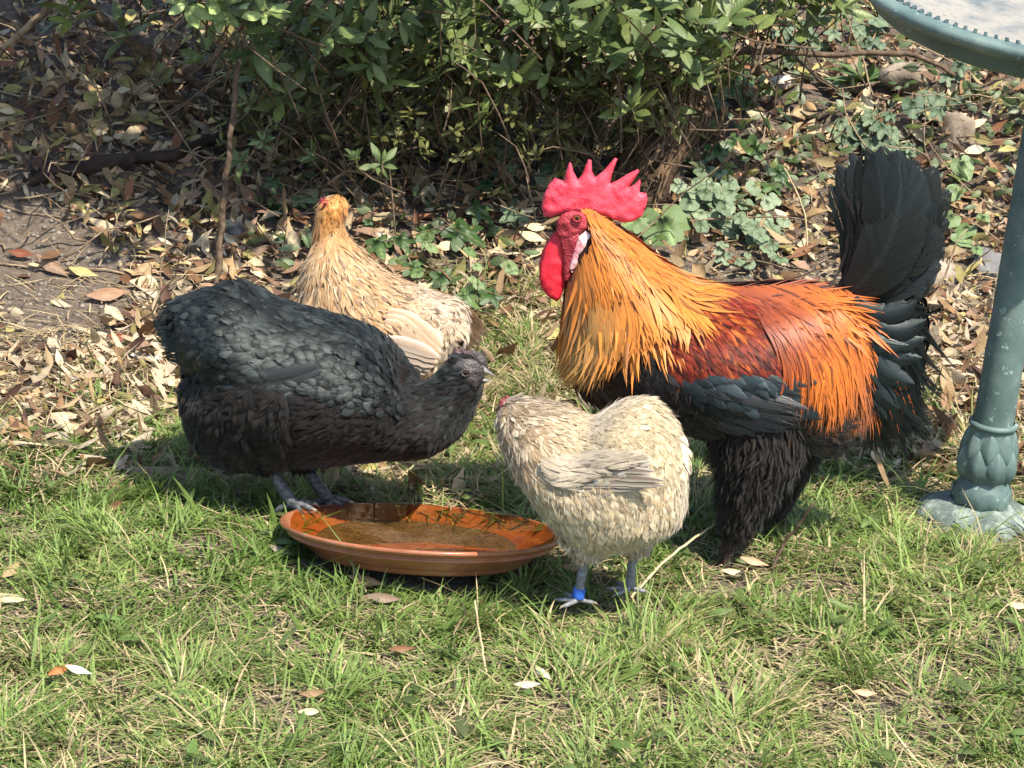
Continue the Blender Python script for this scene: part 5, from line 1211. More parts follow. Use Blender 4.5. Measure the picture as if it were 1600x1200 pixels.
# bowl: tilted a little towards the lawn
TOP = B0 + AX * H(70)
bax = unit(np.array([AX[0] + .02, AX[1] - .12, AX[2]])); f1v = unit(np.cross(bax, np.cross([1.0, 0, 0], bax))); f2v = np.cross(bax, f1v)
CEN = bp.p(1652, -6)
RB = 306 * s
def bowl_place(V): return bl(CEN + V[:, :1] * f1v + V[:, 1:2] * f2v + V[:, 2:3] * bax)
U = RB / 300
prof = [(1e-4, -86), (40, -85), (60, -80), (120, -66), (190, -62), (250, -50), (264, -40), (268, -24), (284, -18), (296, -11), (300, -5), (300, 1), (296, 5), (286, 6.5), (272, 4), (266, 1), (262, -3)]
V, F = lathe([(r * U if r > 1 else r, h * U) for r, h in prof], 120)
np_obj('bowl', bowl_place(V), F, M_VERD, None, bath)
k = NT('lime_crust')
f1 = k.noise(11, 6, .7); f2 = k.noise(60, 4, .7)
c = k.ramp(f1, [(.32, (.09, .12, .135)), (.43, (.20, .20, .185)), (.55, (.29, .27, .23)), (.66, (.14, .10, .065))])
k.base(c); k.set(Roughness=.75); k.bump(k.math('ADD', f1, k.math('MULTIPLY', f2, .5)), .6, .005)
V, F = lathe([(262.5 * U, -2.4 * U), (255 * U, -8 * U), (235 * U, -15 * U), (180 * U, -24 * U), (100 * U, -30 * U), (1e-4, -32 * U)], 96)
np_obj('bowl_lining', bowl_place(V), F, k.m, None, bath)
# dark blocks round the inner rim, colouring in the shade of slots
nv, nf = [], []
for i in range(110):
    a = i * 2 * math.pi / 110; c_, s_ = math.cos(a), math.sin(a)
    bx = np.array([[x, y, z] for x in (266, 279) for y in (-2.4, 2.4) for z in (2.0, 6.9)], float)
    bx[:, 1] += (bx[:, 0] - 272) * .35
    q = np.stack([bx[:, 0] * c_ - bx[:, 1] * s_, bx[:, 0] * s_ + bx[:, 1] * c_, bx[:, 2]], -1) * U
    nv.append((q, np.array([[0, 1, 3, 2], [4, 6, 7, 5], [0, 4, 5, 1], [2, 3, 7, 6], [1, 5, 7, 3], [0, 2, 6, 4]])))
V, F = join(nv)
np_obj('rim_notches', bowl_place(V), F, simple_mat('slot_shade', (.03, .055, .06), (.06, .10, .105), 30), None, bath, smooth=False, kind='stuff')
V, F = lathe([(34 * s, 0), (40 * s, 6 * s), (52 * s, 22 * s), (58 * s, 30 * s)], 40)
np_obj('socket', placed(V, B0 + AX * H(92)), F, M_VERD, None, bath)

# ================================================================ SAUCER
k = NT('glazed_terracotta')
f1 = k.noise(7, 4, .6); f2 = k.noise(45, 4, .6)
c = k.ramp(f1, [(.3, (.25, .085, .040)), (.55, (.35, .13, .062)), (.75, (.43, .185, .10))]); c = k.mix(1.0, c, k.ramp(f2, [(.3, (.8, .78, .75)), (.7, (1.1, 1.1, 1.1))]), 'MULTIPLY')
f4 = k.noise(18, 6, .75); c = k.mix(k.math('MULTIPLY', k.math('SUBTRACT', f4, .56, clamp=True), 3.2, clamp=True), c, (.36, .24, .15)); f5 = k.noise(150, 3, .7); c = k.mix(k.math('MULTIPLY', k.math('GREATER_THAN', f5, .68), .6), c, (.11, .05, .025))
k.base(c); k.l(k.ramp(f4, [(.35, (.2,) * 3), (.7, (.5,) * 3)]), k.bsdf.inputs['Roughness']); k.set(Specular_IOR_Level=.55, Coat_Weight=.25, Coat_Roughness=.15); k.bump(k.math('ADD', f2, f4), .16, .003); M_TERRA = k.m
sp_ = Plane(SAU); SC = sp_.p(659, 823); R = 221 * np.linalg.norm(SC - CAM) / FPX
sx_ = unit(np.array([1, 0, -.012])); tilt = math.radians(11.0)
view = unit(np.array([SC[0], SC[1], 0])); sz = unit(np.array([0, 0, 1.0]) * math.cos(tilt) + view * math.sin(tilt)); sz = unit(sz + np.array([.012, 0, 0]))
sx_ = unit(np.array([1.0, 0, 0]) - sz * sz[0]); sy_ = np.cross(sz, sx_)
saucer = empty('plant_saucer', SAU, 0, 'wide glazed terracotta saucer of water resting on the grass', 'saucer')
def sl_(V): return SC + V[:, :1] * sx_ * R + V[:, 1:2] * sy_ * R + V[:, 2:3] * sz * R - SAU
prof = [(1e-4, -.215), (.72, -.215), (.755, -.205), (.80, -.15), (.84, -.105), (.90, -.085), (.93, -.088), (.945, -.075), (.935, -.058), (.945, -.045), (.985, -.035), (1.0, -.018), (1.0, -.004), (.99, .004), (.975, .004), (.96, -.004), (.945, -.03), (.88, -.10), (.80, -.165), (.74, -.185), (.40, -.19), (1e-4, -.19)]
pr = np.array(prof); pr = np.column_stack([np.interp(np.linspace(0, len(pr) - 1, 90), np.arange(len(pr)), pr[:, i]) for i in (0, 1)])
V, F = lathe(pr, 128); np_obj('dish', sl_(V), F, M_TERRA, None, saucer)
# water, level with the horizon rather than with the tilted rim
k = NT('water')
f = k.noise(24, 3, .5); f2 = k.noise(70, 2, .5)
k.t.nodes.remove(k.bsdf)
gl = k.n('BsdfGlossy'); gl.inputs['Roughness'].default_value = .03; tr = k.n('BsdfTransparent'); tr.inputs[0].default_value = (.86, .68, .42, 1)
fr = k.n('Fresnel'); fr.inputs['IOR'].default_value = 1.33
bm_ = k.n('Bump'); bm_.inputs['Strength'].default_value = .35; bm_.inputs['Distance'].default_value = .004; k.l(k.math('ADD', f, k.math('MULTIPLY', f2, .3)), bm_.inputs['Height'])
k.l(bm_.outputs[0], gl.inputs['Normal']); k.l(bm_.outputs[0], fr.inputs['Normal'])
ms = k.n('MixShader'); k.l(fr.outputs[0], ms.inputs[0]); k.l(tr.outputs[0], ms.inputs[1]); k.l(gl.outputs[0], ms.inputs[2]); k.l(ms.outputs[0], k.out.inputs[0])
lev = -.047   # at the centre, in R
ang = np.linspace(0, 2 * np.pi, 96, endpoint=False); ring = []
zt = np.array([0, 0, 1.0])
for a in ang:
    d = sx_ * math.cos(a) + sy_ * math.sin(a); best = None
    for r, h in pr[::-1]:
        pass
    # inner wall meets the level plane
    inner = pr[60:]; pts = SC + d * (inner[:, :1]) * R + sz * inner[:, 1:2] * R; hz = pts[:, 2] - (SC[2] + lev * R)
    i = np.argmax(hz < 0); t = hz[i - 1] / (hz[i - 1] - hz[i]) if i > 0 else 0
    ring.append(pts[i - 1] * (1 - t) + pts[i] * t if i > 0 else pts[0])
ring = np.array(ring); cen = ring.mean(0); Vw = [cen[None]]; rows = [0.25, .5, .75, 1.0]
for q in rows: Vw.append(cen + (ring - cen) * q)
Vw = np.concatenate(Vw); j = np.arange(96); j2 = (j + 1) % 96
Fw = [np.stack([np.zeros(96, int), 1 + j, 1 + j2], -1), np.concatenate([np.stack([1 + i * 96 + j, 1 + (i + 1) * 96 + j, 1 + (i + 1) * 96 + j2, 1 + i * 96 + j2], -1) for i in range(3)])]
np_obj('water', Vw - SAU, Fw, k.m, None, saucer)

# ================================================================ STUMP, ROOTS, STICKS, STONES
FIB = simple_mat('fibrous_bark', (.022, .014, .009), (.105, .07, .043), 55, .9, .15, 1.0, .01, 6)
dp = lambda x, y, D: at_depth(x, y, D)
def knobby(nm, pts, rads, label, cat, mat=FIB, n=60, sides=28, seed=1):
    c = spline(pts, n); r = np.interp(np.linspace(0, 1, n), np.linspace(0, 1, len(rads)), rads)
    V, F = tube(c, r, sides); q = np.random.default_rng(seed); ph = q.random(6) * 6
    i = np.arange(len(V)) // sides; a = (np.arange(len(V)) % sides) / sides * 2 * np.pi; cc = np.concatenate([c[:1], c, c[-1:]])[i]
    k_ = 1 + .16 * np.sin(a * 4 + ph[0] + i * .09) + .10 * np.sin(a * 7 + ph[1] - i * .13) + .07 * np.sin(a * 11 + ph[2] + i * .05) + .08 * np.sin(i * .45 + ph[3])
    ob = np_obj(nm, cc + (V - cc) * k_[:, None], F, mat, label=label, cat=cat)
    nf_ = 170; i0 = q.integers(0, n - 22, nf_); ii = i0[:, None] + np.linspace(0, 20, 6).astype(int); a0 = q.uniform(0, 6.283, nf_)[:, None] + np.cumsum(q.normal(0, .06, (nf_, 6)), 1)
    t_ = unit(np.gradient(c, axis=0)); u_ = unit(np.cross(t_, [.3, 1, .2])); w_ = np.cross(t_, u_); nr = u_[ii] * np.cos(a0)[..., None] + w_[ii] * np.sin(a0)[..., None]
    Cf = c[ii] + nr * (r[ii] * (1.08 + .28 * q.random((nf_, 6)) * np.linspace(.3, 1, 6)))[..., None]
    V, F, uv, si, al = strips(Cf, nr, q.uniform(.003, .009, nf_), [.4, 1, .9, .8, .6, .1], 3, .3)
    np_obj('loose_bark', V, F, DRYM, dict(col=(np.array([.16, .105, .065]) * q.uniform(.25, 1.3, (nf_, 1)))[si], fuv=uv), ob, kind='stuff')
    return ob
g0 = G(985, 300); g0 = g0 - [0, 0, .03]
D0 = g0[1]
knobby('tree_stump', [g0, dp(1010, 250, D0 + .02), dp(1045, 200, D0 + .05), dp(1062, 150, D0 + .06), dp(1066, 95, D0 + .08)], [.075, .062, .042, .034, .030], 'gnarled fibrous old stump leaning up behind the rooster comb', 'stump')
knobby('root', [dp(1095, 150, D0 + .1), dp(1092, 180, D0 + .07), dp(1068, 215, D0 + .04), dp(1030, 275, D0 - .02), dp(1020, 300, D0 - .03)], [.018, .022, .022, .02, .014], 'pale fibrous root hanging down beside the gnarled stump', 'root', seed=4)
branch('fallen_branch', [dp(1090, 92, 5.25), dp(1180, 80, 5.2), dp(1300, 86, 5.2), dp(1420, 82, 5.2), dp(1490, 118, 5.22)], .008, .005, BARK, None, None, 20, label='long thin bare branch lying level across the upper right bank', cat='branch')
a_, b_ = G(335, 445), None
branch('stick', [a_ - [0, 0, .02], dp(346, 360, a_[1] + .02), dp(352, 290, a_[1] + .03), dp(364, 175, a_[1] + .05), dp(372, 90, a_[1] + .06)], .0072, .0048, BARK, None, None, 16, label='thin upright brown stem rising left of the buff hen into the shrub', cat='stick')
branch('log', [G(40, 290) + [0, 0, .01], G(150, 275) + [0, 0, .03], G(260, 258) + [0, 0, .03], G(350, 240) + [0, 0, .03], G(430, 212) + [0, 0, .02]], .017, .009, simple_mat('dark_wet_bark', (.018, .011, .008), (.055, .035, .025), 40, .8), None, None, 24, .15, label='dark rotten log lying across the shaded leaf litter', cat='log')
t0, t1 = G(1205, 893), None
branch('twig', [t0, dp(1225, 850, t0[1] + .01), dp(1250, 818, t0[1]), dp(1272, 785, t0[1] - .01)], .0032, .0018, BARK, None, None, 12, label='dark twig poking up out of the grass beside the rooster', cat='twig')
def gb(nm, P, r0, r1, label, cat, mat=TWIG, n=16): return branch(nm, P, r0, r1, mat, None, None, n, .05, 6, label=label, cat=cat)
gb('twig', [G(0, 575) + [0, 0, .01], G(60, 585) + [0, 0, .02], G(130, 620) + [0, 0, .01]], .005, .003, 'brown twig lying on pale leaves at the left edge', 'twig', BARK)
gb('twig', [G(510, 365) + [0, 0, .10], G(545, 335) + [0, 0, .09], G(600, 318) + [0, 0, .05], G(690, 290) + [0, 0, .03]], .0035, .002, 'bare tan twig rising behind the buff hen head', 'twig')
gb('twig', [G(740, 200) + [0, 0, .06], G(735, 270) + [0, 0, .03], G(732, 290) + [0, 0, .01]], .003, .002, 'thin pale upright twig under the shrub', 'twig')
STRAW = simple_mat('straw_stem', (.42, .33, .18), (.62, .53, .33), 60, .7, .3, .2, .001)
gb('grass_stalk', [G(985, 948) + [0, 0, .012], G(1030, 915) + [0, 0, .03], G(1075, 890) + [0, 0, .045], G(1112, 868) + [0, 0, .05]], .0022, .0017, 'long straw stalk slanting across the grass beside the pale hen', 'grass stalk', STRAW)
q = G(760, 1066); gb('grass_stalk', [q, dp(754, 1020, q[1]), dp(748, 985, q[1] + .005), dp(742, 938, q[1] + .01)], .0022, .0013, 'dry upright straw stalk alone in the front lawn', 'grass stalk', STRAW)
q = G(1262, 400); gb('grass_stalk', [q, dp(1258, 340, q[1]), dp(1245, 300, q[1]), dp(1226, 262, q[1])], .0024, .0014, 'tall thin dry stem left of the rooster tail', 'grass stalk', STRAW)
gb('grass_stalk', [G(1305, 672) + [0, 0, .02], G(1400, 678) + [0, 0, .02], G(1492, 692) + [0, 0, .02]], .002, .0015, 'straw stalk lying level just left of the bird bath urn', 'grass stalk', STRAW)
gb('grass_stalk', [G(20, 712) + [0, 0, .02], G(150, 712) + [0, 0, .015], G(300, 708) + [0, 0, .02]], .002, .0014, 'straw stalk lying level along the left lawn edge', 'grass stalk', STRAW)
def stone(nm, p, size, label, mat, seed, squash=(1, .8, .7)):
    r = np.random.default_rng(seed); nu, nv = 22, 14; th = np.linspace(0, 2 * np.pi, nu, endpoint=False); ph = np.linspace(.02, np.pi - .02, nv)
    V = np.array([[math.sin(p_) * math.cos(t_), math.sin(p_) * math.sin(t_), math.cos(p_)] for p_ in ph for t_ in th])
    for _ in range(9):
        d = unit(r.normal(size=3)); h = r.uniform(.55, .85); o = V @ d - h; V = V - np.clip(o, 0, None)[:, None] * d * .85
    V = V * (1 + .05 * r.normal(size=(len(V), 1))) * size * np.array(squash)
    i = np.arange(nv - 1)[:, None] * nu; j = np.arange(nu)[None]; j2 = (j + 1) % nu
    F = np.stack([i + j, i + j2, i + nu + j2, i + nu + j], -1).reshape(-1, 4)
    np_obj(nm, V + np.asarray(p), F, mat, smooth=True, label=label, cat='stone')
ST1 = simple_mat('tan_stone', (.15, .115, .085), (.34, .28, .215), 18, .9, .15, .8, .01); ST2 = simple_mat('grey_stone', (.085, .085, .085), (.19, .185, .18), 22, .85, .2, .6, .006)
p = G(1462, 440); stone('stone', p + [0, .04, .0], .075, 'broad tan stone on the bank right of the rooster tail', ST1, 3, (1.1, .8, .75))
p = G(1395, 445); stone('stone', p + [0, .03, .0], .04, 'low tan stone behind the base of the rooster tail', ST1, 8)
p = G(1545, 430); stone('stone', p + [0, .05, .0], .065, 'dark stone half hidden behind the bird bath shaft', ST2, 6, (1, .9, .8))
p = G(1425, 150); stone('stone', p + [0, .03, .02], .07, 'rough brown stone high on the bank left of the bowl', ST1, 5, (1.2, .8, .6))
p = G(1500, 230); stone('stone', p + [0, .05, .0], .07, 'grey brown stone beneath the bird bath bowl', ST1, 15, (.8, .8, 1.1))
p = G(372, 372); stone('stone', p + [0, .02, .005], .028, 'smooth grey stone beside the upright stick', ST2, 9, (1, .8, .9))
p = G(1225, 140); stone('stone', p + [0, .02, .01], .034, 'pale stone among leaves right of the stump', simple_mat('pale_stone', (.3, .27, .22), (.5, .46, .38), 25), 12, (1, .8, .6))

# ================================================================ GREEN PLANTS ON THE BANK
IVYM = leaf_mat('ivy_leaf', [(0, (.035, .075, .022)), (.5, (.055, .11, .035)), (1, (.10, .16, .055))], .22, .4, .45, .8)
def lobed(nm, mat, lobes, wave=0.0):
    """outline by angle -> fan mesh, slightly folded"""
    a = np.linspace(-math.pi, math.pi, 49)[:-1]; r = np.array([lobes(x) for x in a])
    V = [(0, 0, .0)]; uv = [(0, .2, 0)]
    for f_ in (.5, 1.0):
        for x, rr in zip(a, r):
            X, Y = math.sin(x) * rr * f_ * .5, math.cos(x) * rr * f_ * .5
            V.append((X, Y + .12, -.22 * abs(X) - .25 * max(Y, 0) ** 2 + wave * math.sin(x * 5) * f_)); uv.append((X * 1.6, Y + .5, 0))
    n = 48; j = np.arange(n); j2 = (j + 1) % n
    F = [np.stack([np.zeros(n, int), 1 + j2, 1 + j], -1), np.stack([1 + j, 1 + j2, 1 + n + j2, 1 + n + j], -1)]
    return np_data(nm, np.array(V), F, mat, dict(fuv=np.array(uv)))
def ivy_l(x):
    return .42 + .58 * max(math.exp(-(x / .38) ** 2), .86 * math.exp(-((abs(x) - 1.25) / .36) ** 2), .6 * math.exp(-((abs(x) - 2.3) / .36) ** 2))
def round_l(x): return (.88 + .12 * abs(math.sin(x)) ) - .7 * math.exp(-((abs(x) - math.pi) / .42) ** 2)
def scal_l(x): return (.95 + .06 * math.cos(x * 11)) * (1 - .7 * math.exp(-((abs(x) - math.pi) / .25) ** 2))
def heart_l(x): return (.72 + .28 * math.exp(-(x / .5) ** 2)) * (1 - .6 * math.exp(-((abs(x) - math.pi) / .3) ** 2))
IVY = [lobed('leaf', IVYM, ivy_l, .02), lobed('leaf', IVYM, lambda x: ivy_l(x * .96) * (1 + .1 * math.sin(3 * x)), .035)]
ROUNDM = leaf_mat('round_grey_green_leaf', [(0, (.13, .19, .11)), (.5, (.19, .26, .16)), (1, (.27, .34, .22))], .2, .5, .35, .3)
RND = [lobed('leaf', ROUNDM, round_l, .02), lobed('leaf', ROUNDM, lambda x: round_l(x) * (1 - .12 * math.sin(x + .5)), .05), lobed('leaf', ROUNDM, lambda x: round_l(x * .97) * (.92 + .1 * math.cos(2 * x)), .07)]
SCALM = leaf_mat('pale_scalloped_leaf', [(0, (.14, .22, .09)), (1, (.20, .29, .13))], .25, .5, .3, .9)
HRTM = leaf_mat('heart_leaf', [(0, (.13, .21, .08)), (1, (.24, .33, .16))], .25, .45, .35, .5)
HRT = [lobed('leaf', HRTM, heart_l, .02)]
GREYM = leaf_mat('grey_green_leaf', [(0, (.09, .14, .085)), (1, (.17, .23, .145))], .2, .5, .3, .6)
GRY = [lobed('leaf', GREYM, ivy_l, .03), lobed('leaf', GREYM, heart_l, .03)]
def leafy(nm, label, cat, spots, meshes, lift=(.015, .05), up=.55, tocam=.55, group=None, stemmat=None):
    """spots: (px, py, size in px)"""
    g = G(np.mean([q[0] for q in spots]), np.mean([q[1] for q in spots])); e = empty(nm, g, 0, label, cat, group); st_ = []
    for px, py, sz_ in spots:
        p = G(px, py + sz_ * .25); nn = ground_normal(p[0], p[1]); L = sz_ * 1.15 * np.linalg.norm(p - CAM) / FPX
        c = p + nn * rng.uniform(*lift); c = c + unit(CAM - c) * 0.01
        N = unit(nn * .45 + np.array([0, -1, 0]) * tocam + np.array([.2, 0, up]) + rng.normal(0, .22, 3))
        a = rng.uniform(-1.1, 1.1); T = np.array([math.sin(a), -.2, -math.cos(a)]); T = unit(T - N * T.dot(N)); B = np.cross(T, N)
        o = bpy.data.objects.new('leaf', meshes[rng.integers(len(meshes))]); put(o, e)
        Mx = Matrix.Identity(4); cc = c - g
        for i in range(3): Mx[i][0], Mx[i][1], Mx[i][2], Mx[i][3] = B[i] * L, T[i] * L, N[i] * L, cc[i]
        o.matrix_local = Mx
        st_.append(tube(spline([p - g - nn * .004 + rng.normal(0, .012, 3) * [1, 1, 0], (p + c) / 2 - g + rng.normal(0, .004, 3), cc - T * L * .35], 5), .0011, 4))
    V, F = join(st_); np_obj('stems', V, F, stemmat or TWIG, None, e, kind='stuff')
def cl(cx, cy, rx, ry, n, s0, s1):
    return [(cx + rx * rng.normal(0, .5), cy + ry * rng.normal(0, .5), rng.uniform(s0, s1)) for _ in range(n)]
leafy('ivy_plant', 'dark ivy leaves left of the buff hen head', 'ivy', [(430, 322, 58), (448, 362, 62), (412, 300, 34), (468, 318, 30)], IVY)
leafy('ivy_plant', 'small ivy leaves just right of the buff hen head', 'ivy', [(586, 378, 56), (622, 372, 48), (640, 402, 52), (660, 395, 30), (568, 350, 26)], IVY)
leafy('ivy_plant', 'big dark ivy leaf cluster between buff hen and rooster', 'ivy', [(706, 345, 80), (738, 330, 54), (672, 352, 44), (760, 310, 34), (690, 430, 52), (642, 425, 40), (745, 450, 60), (720, 478, 56), (768, 480, 44), (700, 470, 40)], IVY)
leafy('ivy_plant', 'grey green ivy leaves rising left of the rooster comb', 'ivy', [(795, 250, 40), (778, 270, 30), (800, 262, 30), (858, 262, 32), (842, 285, 30), (800, 340, 40), (815, 352, 30)], GRY)
leafy('ivy_plant', 'large ivy leaves beside the gnarled stump', 'ivy', [(1140, 110, 84), (1150, 215, 76), (1185, 235, 60), (1130, 240, 44), (1128, 90, 50), (1170, 130, 40), (1205, 275, 50), (1215, 300, 40)], IVY)
leafy('scalloped_plant', 'single broad pale scalloped leaf behind the rooster comb', 'plant', [(1032, 332, 78), (1000, 346, 40)], [lobed('leaf', SCALM, scal_l, .02)], (.03, .05))
leafy('round_leaf_plant', 'creeping plant of many round grey green leaves behind the rooster', 'plant', cl(1120, 330, 62, 42, 46, 20, 34) + cl(1180, 365, 30, 30, 14, 18, 30) + cl(1075, 320, 14, 22, 7, 22, 36) + cl(1190, 405, 26, 20, 7, 14, 24), RND, (.015, .06))
leafy('creeping_ivy', 'grey green creeper trailing over the bank above the rooster tail', 'ivy', cl(1380, 200, 60, 40, 20, 22, 40) + cl(1470, 160, 40, 36, 12, 22, 42) + cl(1330, 215, 40, 24, 8, 20, 34) + cl(1420, 245, 30, 16, 6, 20, 32), GRY)
leafy('creeping_ivy', 'yellow green leaves right of the rooster tail', 'ivy', [(1498, 262, 44), (1502, 290, 36), (1490, 340, 44), (1512, 350, 40), (1498, 372, 40), (1530, 345, 26), (1520, 400, 22), (1495, 310, 34)], HRT)
leafy('creeping_ivy', 'small creeper leaves along the top right bank', 'ivy', cl(1260, 40, 70, 36, 18, 20, 44) + cl(1340, 45, 40, 30, 8, 20, 40), GRY)
leafy('heart_leaf_weed', 'little heart leaved weed between buff hen and rooster', 'weed', [(727, 418, 26), (738, 428, 20), (735, 452, 28), (742, 468, 22), (668, 402, 26), (790, 435, 30), (782, 425, 20), (655, 440, 22)], HRT)
leafy('round_leaf_plant', 'scattered small round leaves low by the rooster breast', 'plant', cl(1140, 420, 40, 14, 8, 12, 20) + [(1185, 380, 22), (1130, 405, 20)], RND)
# rosette with long narrow leaves
p = G(1345, 150); e = empty('rosette_plant', p, 0, 'rosette of long narrow green leaves on the upper right bank', 'plant')
LONG = leaf_variants('leaf', leaf_mat('long_leaf', [(0, (.06, .12, .035)), (1, (.13, .2, .07))], .25, .4, .4, .8), 4, [.2, .55, .85, 1, .8, .45, .05], (.22, .28))
for i in range(13):
    a = i * 2.4; el = rng.uniform(.25, .9); T = unit(np.array([math.cos(a), math.sin(a) * .7 - .35, el])); N = unit(np.array([-T[0] * el, -T[1] * el - .2, 1.0])); N = unit(N - T * N.dot(T)); B = np.cross(T, N); L = rng.uniform(.06, .10)
    o = put(bpy.data.objects.new('leaf', LONG[i % 4]), e); c = T * L * .5 + [0, -.01, .03]; Mx = Matrix.Identity(4)
    for q in range(3): Mx[q][0], Mx[q][1], Mx[q][2], Mx[q][3] = B[q] * L, T[q] * L, N[q] * L, c[q]
    o.matrix_local = Mx
np_obj('stem', *tube([np.array([0, -.01, -.02]), np.array([0, -.01, .035])], [.004, .003], 8), TWIG, None, e)
# mixed low green growth on the upper right bank and in the gaps under the shrub
m = 1500
sx = np.concatenate([rng.uniform(1060, 1620, 900), rng.uniform(380, 1060, 600)]); sy = np.concatenate([rng.uniform(-40, 330, 900), rng.uniform(200, 470, 600)])
kp = rng.random(m) < np.where(sx > 1060, vnoise(sx, sy, .012, 51) * 1.1, .16); sx, sy = sx[kp], sy[kp]; m = len(sx)
P = ground_at(sx, sy); nn = ground_normal(P[:, 0], P[:, 1]); a = rng.uniform(0, 6.283, m)
V, F, uv, si, al = ribbons(P + nn * rng.uniform(.005, .045, m)[:, None], np.stack([np.cos(a), np.sin(a) * .5 - .2, rng.normal(.1, .4, m)], -1), unit(nn + np.array([0, -.6, 0]) + rng.normal(0, .35, (m, 3))), rng.uniform(.014, .045, m), rng.uniform(.008, .022, m),
                           [.3, .8, 1, .85, .45, .05], lift=.2, curl=.3, cup=.3)
cc = np.array([[.07, .115, .04], [.12, .17, .08], [.15, .19, .10], [.10, .13, .035]])[rng.integers(4, size=m)] * rng.uniform(.7, 1.4, (m, 1))
np_obj('low_growth', V, F, SHL, dict(col=cc[si], fuv=uv), kind='stuff', label='small mixed green leaves sprouting over the bank')

# ================================================================ SINGLE LEAVES AND SCRAPS THE EYE PICKS OUT
def one_leaf(px, py, size, ang, colr, label, nm='fallen_leaf', up=.018, face=.35, wr=.4, prof=[.1, .55, .92, 1.0, .75, .35, .03], lift=.2, curl=.3, cup=.4, cat='leaf'):
    p = G(px, py); nn = ground_normal(p[0], p[1]); L = size * np.linalg.norm(p - CAM) / FPX
    N = unit(nn + np.array([.1, -face, .1])); right = np.array([1.0, 0, 0]); T = right * math.cos(ang) + np.array([0, .35, .94]) * math.sin(ang); T = unit(T - N * T.dot(N))
    V, F, uv, si, al = ribbons([-T * L / 2], [T], [N], L, L * wr, prof, across=5, lift=lift, curl=curl, cup=cup, side=.1)
    k_ = simple_leaf(colr); o = np_obj(nm, V, F, k_, dict(fuv=uv), label=label, cat=cat); o.location = p + nn * up
_lm = {}
def simple_leaf(c):
    c = tuple(c)
    if c not in _lm: _lm[c] = leaf_mat('leaf_colour', [(0, c), (1, tuple(min(1, x * 1.1) for x in c))], .22, .55, .3, .5)
    return _lm[c]
CREAM, TAN, YEL, BRNL, PINK, WHT = (.62, .52, .34), (.40, .28, .16), (.42, .36, .05), (.20, .10, .05), (.60, .36, .24), (.72, .68, .60)
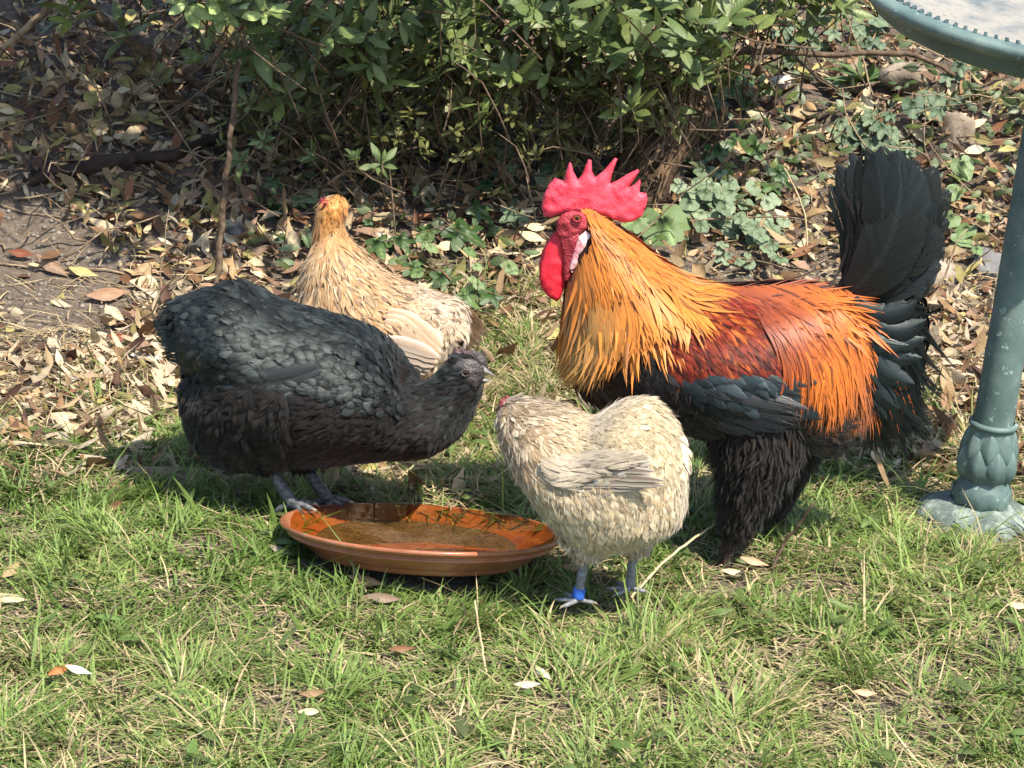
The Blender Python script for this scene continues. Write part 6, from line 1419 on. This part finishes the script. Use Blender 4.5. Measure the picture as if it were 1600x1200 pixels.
for a in [(622, 243, 48, -.6, YEL, 'curled yellow leaf hanging just under the shrub', 'fallen_leaf', .06), (672, 302, 36, .9, CREAM, 'cream heart shaped leaf left of the rooster comb'), (655, 275, 56, -.6, TAN, 'tan curled leaf below the yellow leaf'),
          (826, 362, 34, .8, CREAM, 'cream leaf near the rooster beak, topmost of three', 'fallen_leaf', .05), (838, 384, 40, 0, CREAM, 'cream leaf near the rooster wattle, middle of three', 'fallen_leaf', .05), (832, 400, 44, -.4, CREAM, 'cream leaf near the rooster wattle, lowest of three', 'fallen_leaf', .05), (800, 380, 60, -.4, TAN, 'dull tan leaf left of the cream leaves'),
          (385, 308, 52, -.8, (.24, .14, .085), 'large brown leaf beside the stick'), (228, 572, 50, .1, WHT, 'bleached white leaf left of the black hen tail'), (262, 590, 48, -.5, CREAM, 'bleached cream leaf touching the black hen tail'), (272, 612, 60, .35, CREAM, 'long cream leaf under the black hen tail'),
          (118, 686, 70, -.5, CREAM, 'big curled cream leaf in the left straw patch'), (110, 668, 60, 0, CREAM, 'narrow cream leaf on top of the left straw patch'), (300, 760, 120, -.1, (.22, .16, .11), 'big grey brown leaf shape laid as shade on the soil left of saucer'), (240, 755, 70, -.2, (.30, .22, .16), 'dull brown leaf in the grass left of the hen feet'),  # largest leaf shape here stands in for shadowed ground
          (180, 808, 46, 1.2, (.14, .07, .035), 'dark curled leaf upright in the left lawn'), (80, 425, 60, -.7, (.26, .17, .12), 'long brown leaf on the bare earth slope'), (130, 440, 46, -.3, (.40, .38, .16), 'yellow green leaf on the bare earth slope'), (170, 468, 70, .4, (.33, .2, .13), 'reddish brown leaf at the foot of the earth slope'),
          (225, 432, 50, .8, TAN, 'tan leaf pile left of the upright stick'), (190, 540, 44, .1, (.20, .05, .03), 'dark red leaf left of the black hen'), (30, 410, 40, .1, (.20, .06, .03), 'small red brown leaf on the earth slope'),
          (1165, 868, 44, 1.3, PINK, 'pinkish dry leaf upright at the rooster foot', 'fallen_leaf', .03), (1178, 895, 46, -.5, PINK, 'pinkish dry leaf flat at the rooster foot'), (1145, 912, 40, .1, CREAM, 'cream leaf on the grass under the rooster'),
          (572, 922, 60, -.3, TAN, 'tan leaf on the grass below the saucer'), (600, 948, 56, 0, (.22, .16, .12), 'grey brown leaf flat below the saucer'), (826, 1085, 44, .2, (.6, .52, .42), 'pale scrap of leaf in the front lawn'), (848, 1072, 36, -1.1, (.62, .55, .43), 'pale upright scrap in the front lawn'),
          (490, 1105, 44, .4, (.28, .17, .1), 'curled brown leaf in the lower left lawn'), (485, 1128, 40, .3, CREAM, 'cream leaf in the lower left lawn'), (96, 1082, 46, 1.0, (.42, .15, .05), 'rusty orange scrap in the lower left lawn', 'fallen_leaf', .03), (122, 1084, 42, -.5, (.8, .78, .74), 'white curled scrap in the lower left lawn', 'fallen_leaf', .035),
          (18, 905, 50, 1.2, TAN, 'tan curled leaf at the left edge of the lawn'), (15, 955, 60, .1, CREAM, 'pale leaf at the left edge of the lawn'), (630, 1030, 44, .3, BRNL, 'dark brown leaf in the middle of the front lawn'), (1350, 1100, 40, .1, PINK, 'pinkish leaf in the lower right lawn'),
          (1588, 965, 40, .2, CREAM, 'cream leaf at the right edge of the lawn'), (438, 880, 44, -.5, (.3, .25, .2), 'grey dry leaf left of the saucer'), (895, 905, 40, -.2, (.42, .26, .18), 'brown leaf at the pale hen feet'), (1160, 300, 40, .5, (.48, .26, .15), 'crumpled orange tan leaf beside the round leaved plant', 'fallen_leaf', .04),
          (1450, 180, 0.1, 0, TAN, 'x')][:-1]:
    one_leaf(*a)
# wide grass blades that stand out
BLADE = leaf_mat('wide_blade', [(0, (.13, .21, .045)), (1, (.22, .29, .09))], .35, .4, .35, .4)
cg = []
for px, py, sz_, an in [(765, 915, 50, .7), (985, 1080, 44, .6), (1150, 905, 0, 0), (300, 800, 70, 1.9), (430, 830, 60, 1.6), (470, 1000, 70, 1.9), (1280, 960, 60, 1.2), (1340, 980, 90, -.4), (700, 1000, 40, .5), (200, 1010, 60, 2.2), (90, 960, 60, 1.9), (720, 690, 70, 1.4), (745, 700, 80, 1.7), (790, 690, 80, 1.9)]:
    if sz_ == 0: continue
    p = G(px, py); L = sz_ * np.linalg.norm(p - CAM) / FPX * 1.2; T = np.array([math.cos(an), -.1, math.sin(an)]); N = np.array([0, -.8, .5])
    V, F, uv, si, al = ribbons([-T * L / 2], [T], [N], L, .009, [.7, .95, 1, .9, .7, .4, .05], lift=.1, curl=.25, cup=.4, side=.2)
    cg.append((V + p + [0, 0, .02], F, uv))
V, F = join(cg); np_obj('coarse_grass', V, F, BLADE, dict(fuv=np.concatenate([q[2] for q in cg])), kind='stuff', label='wide pale green blades of coarse grass')
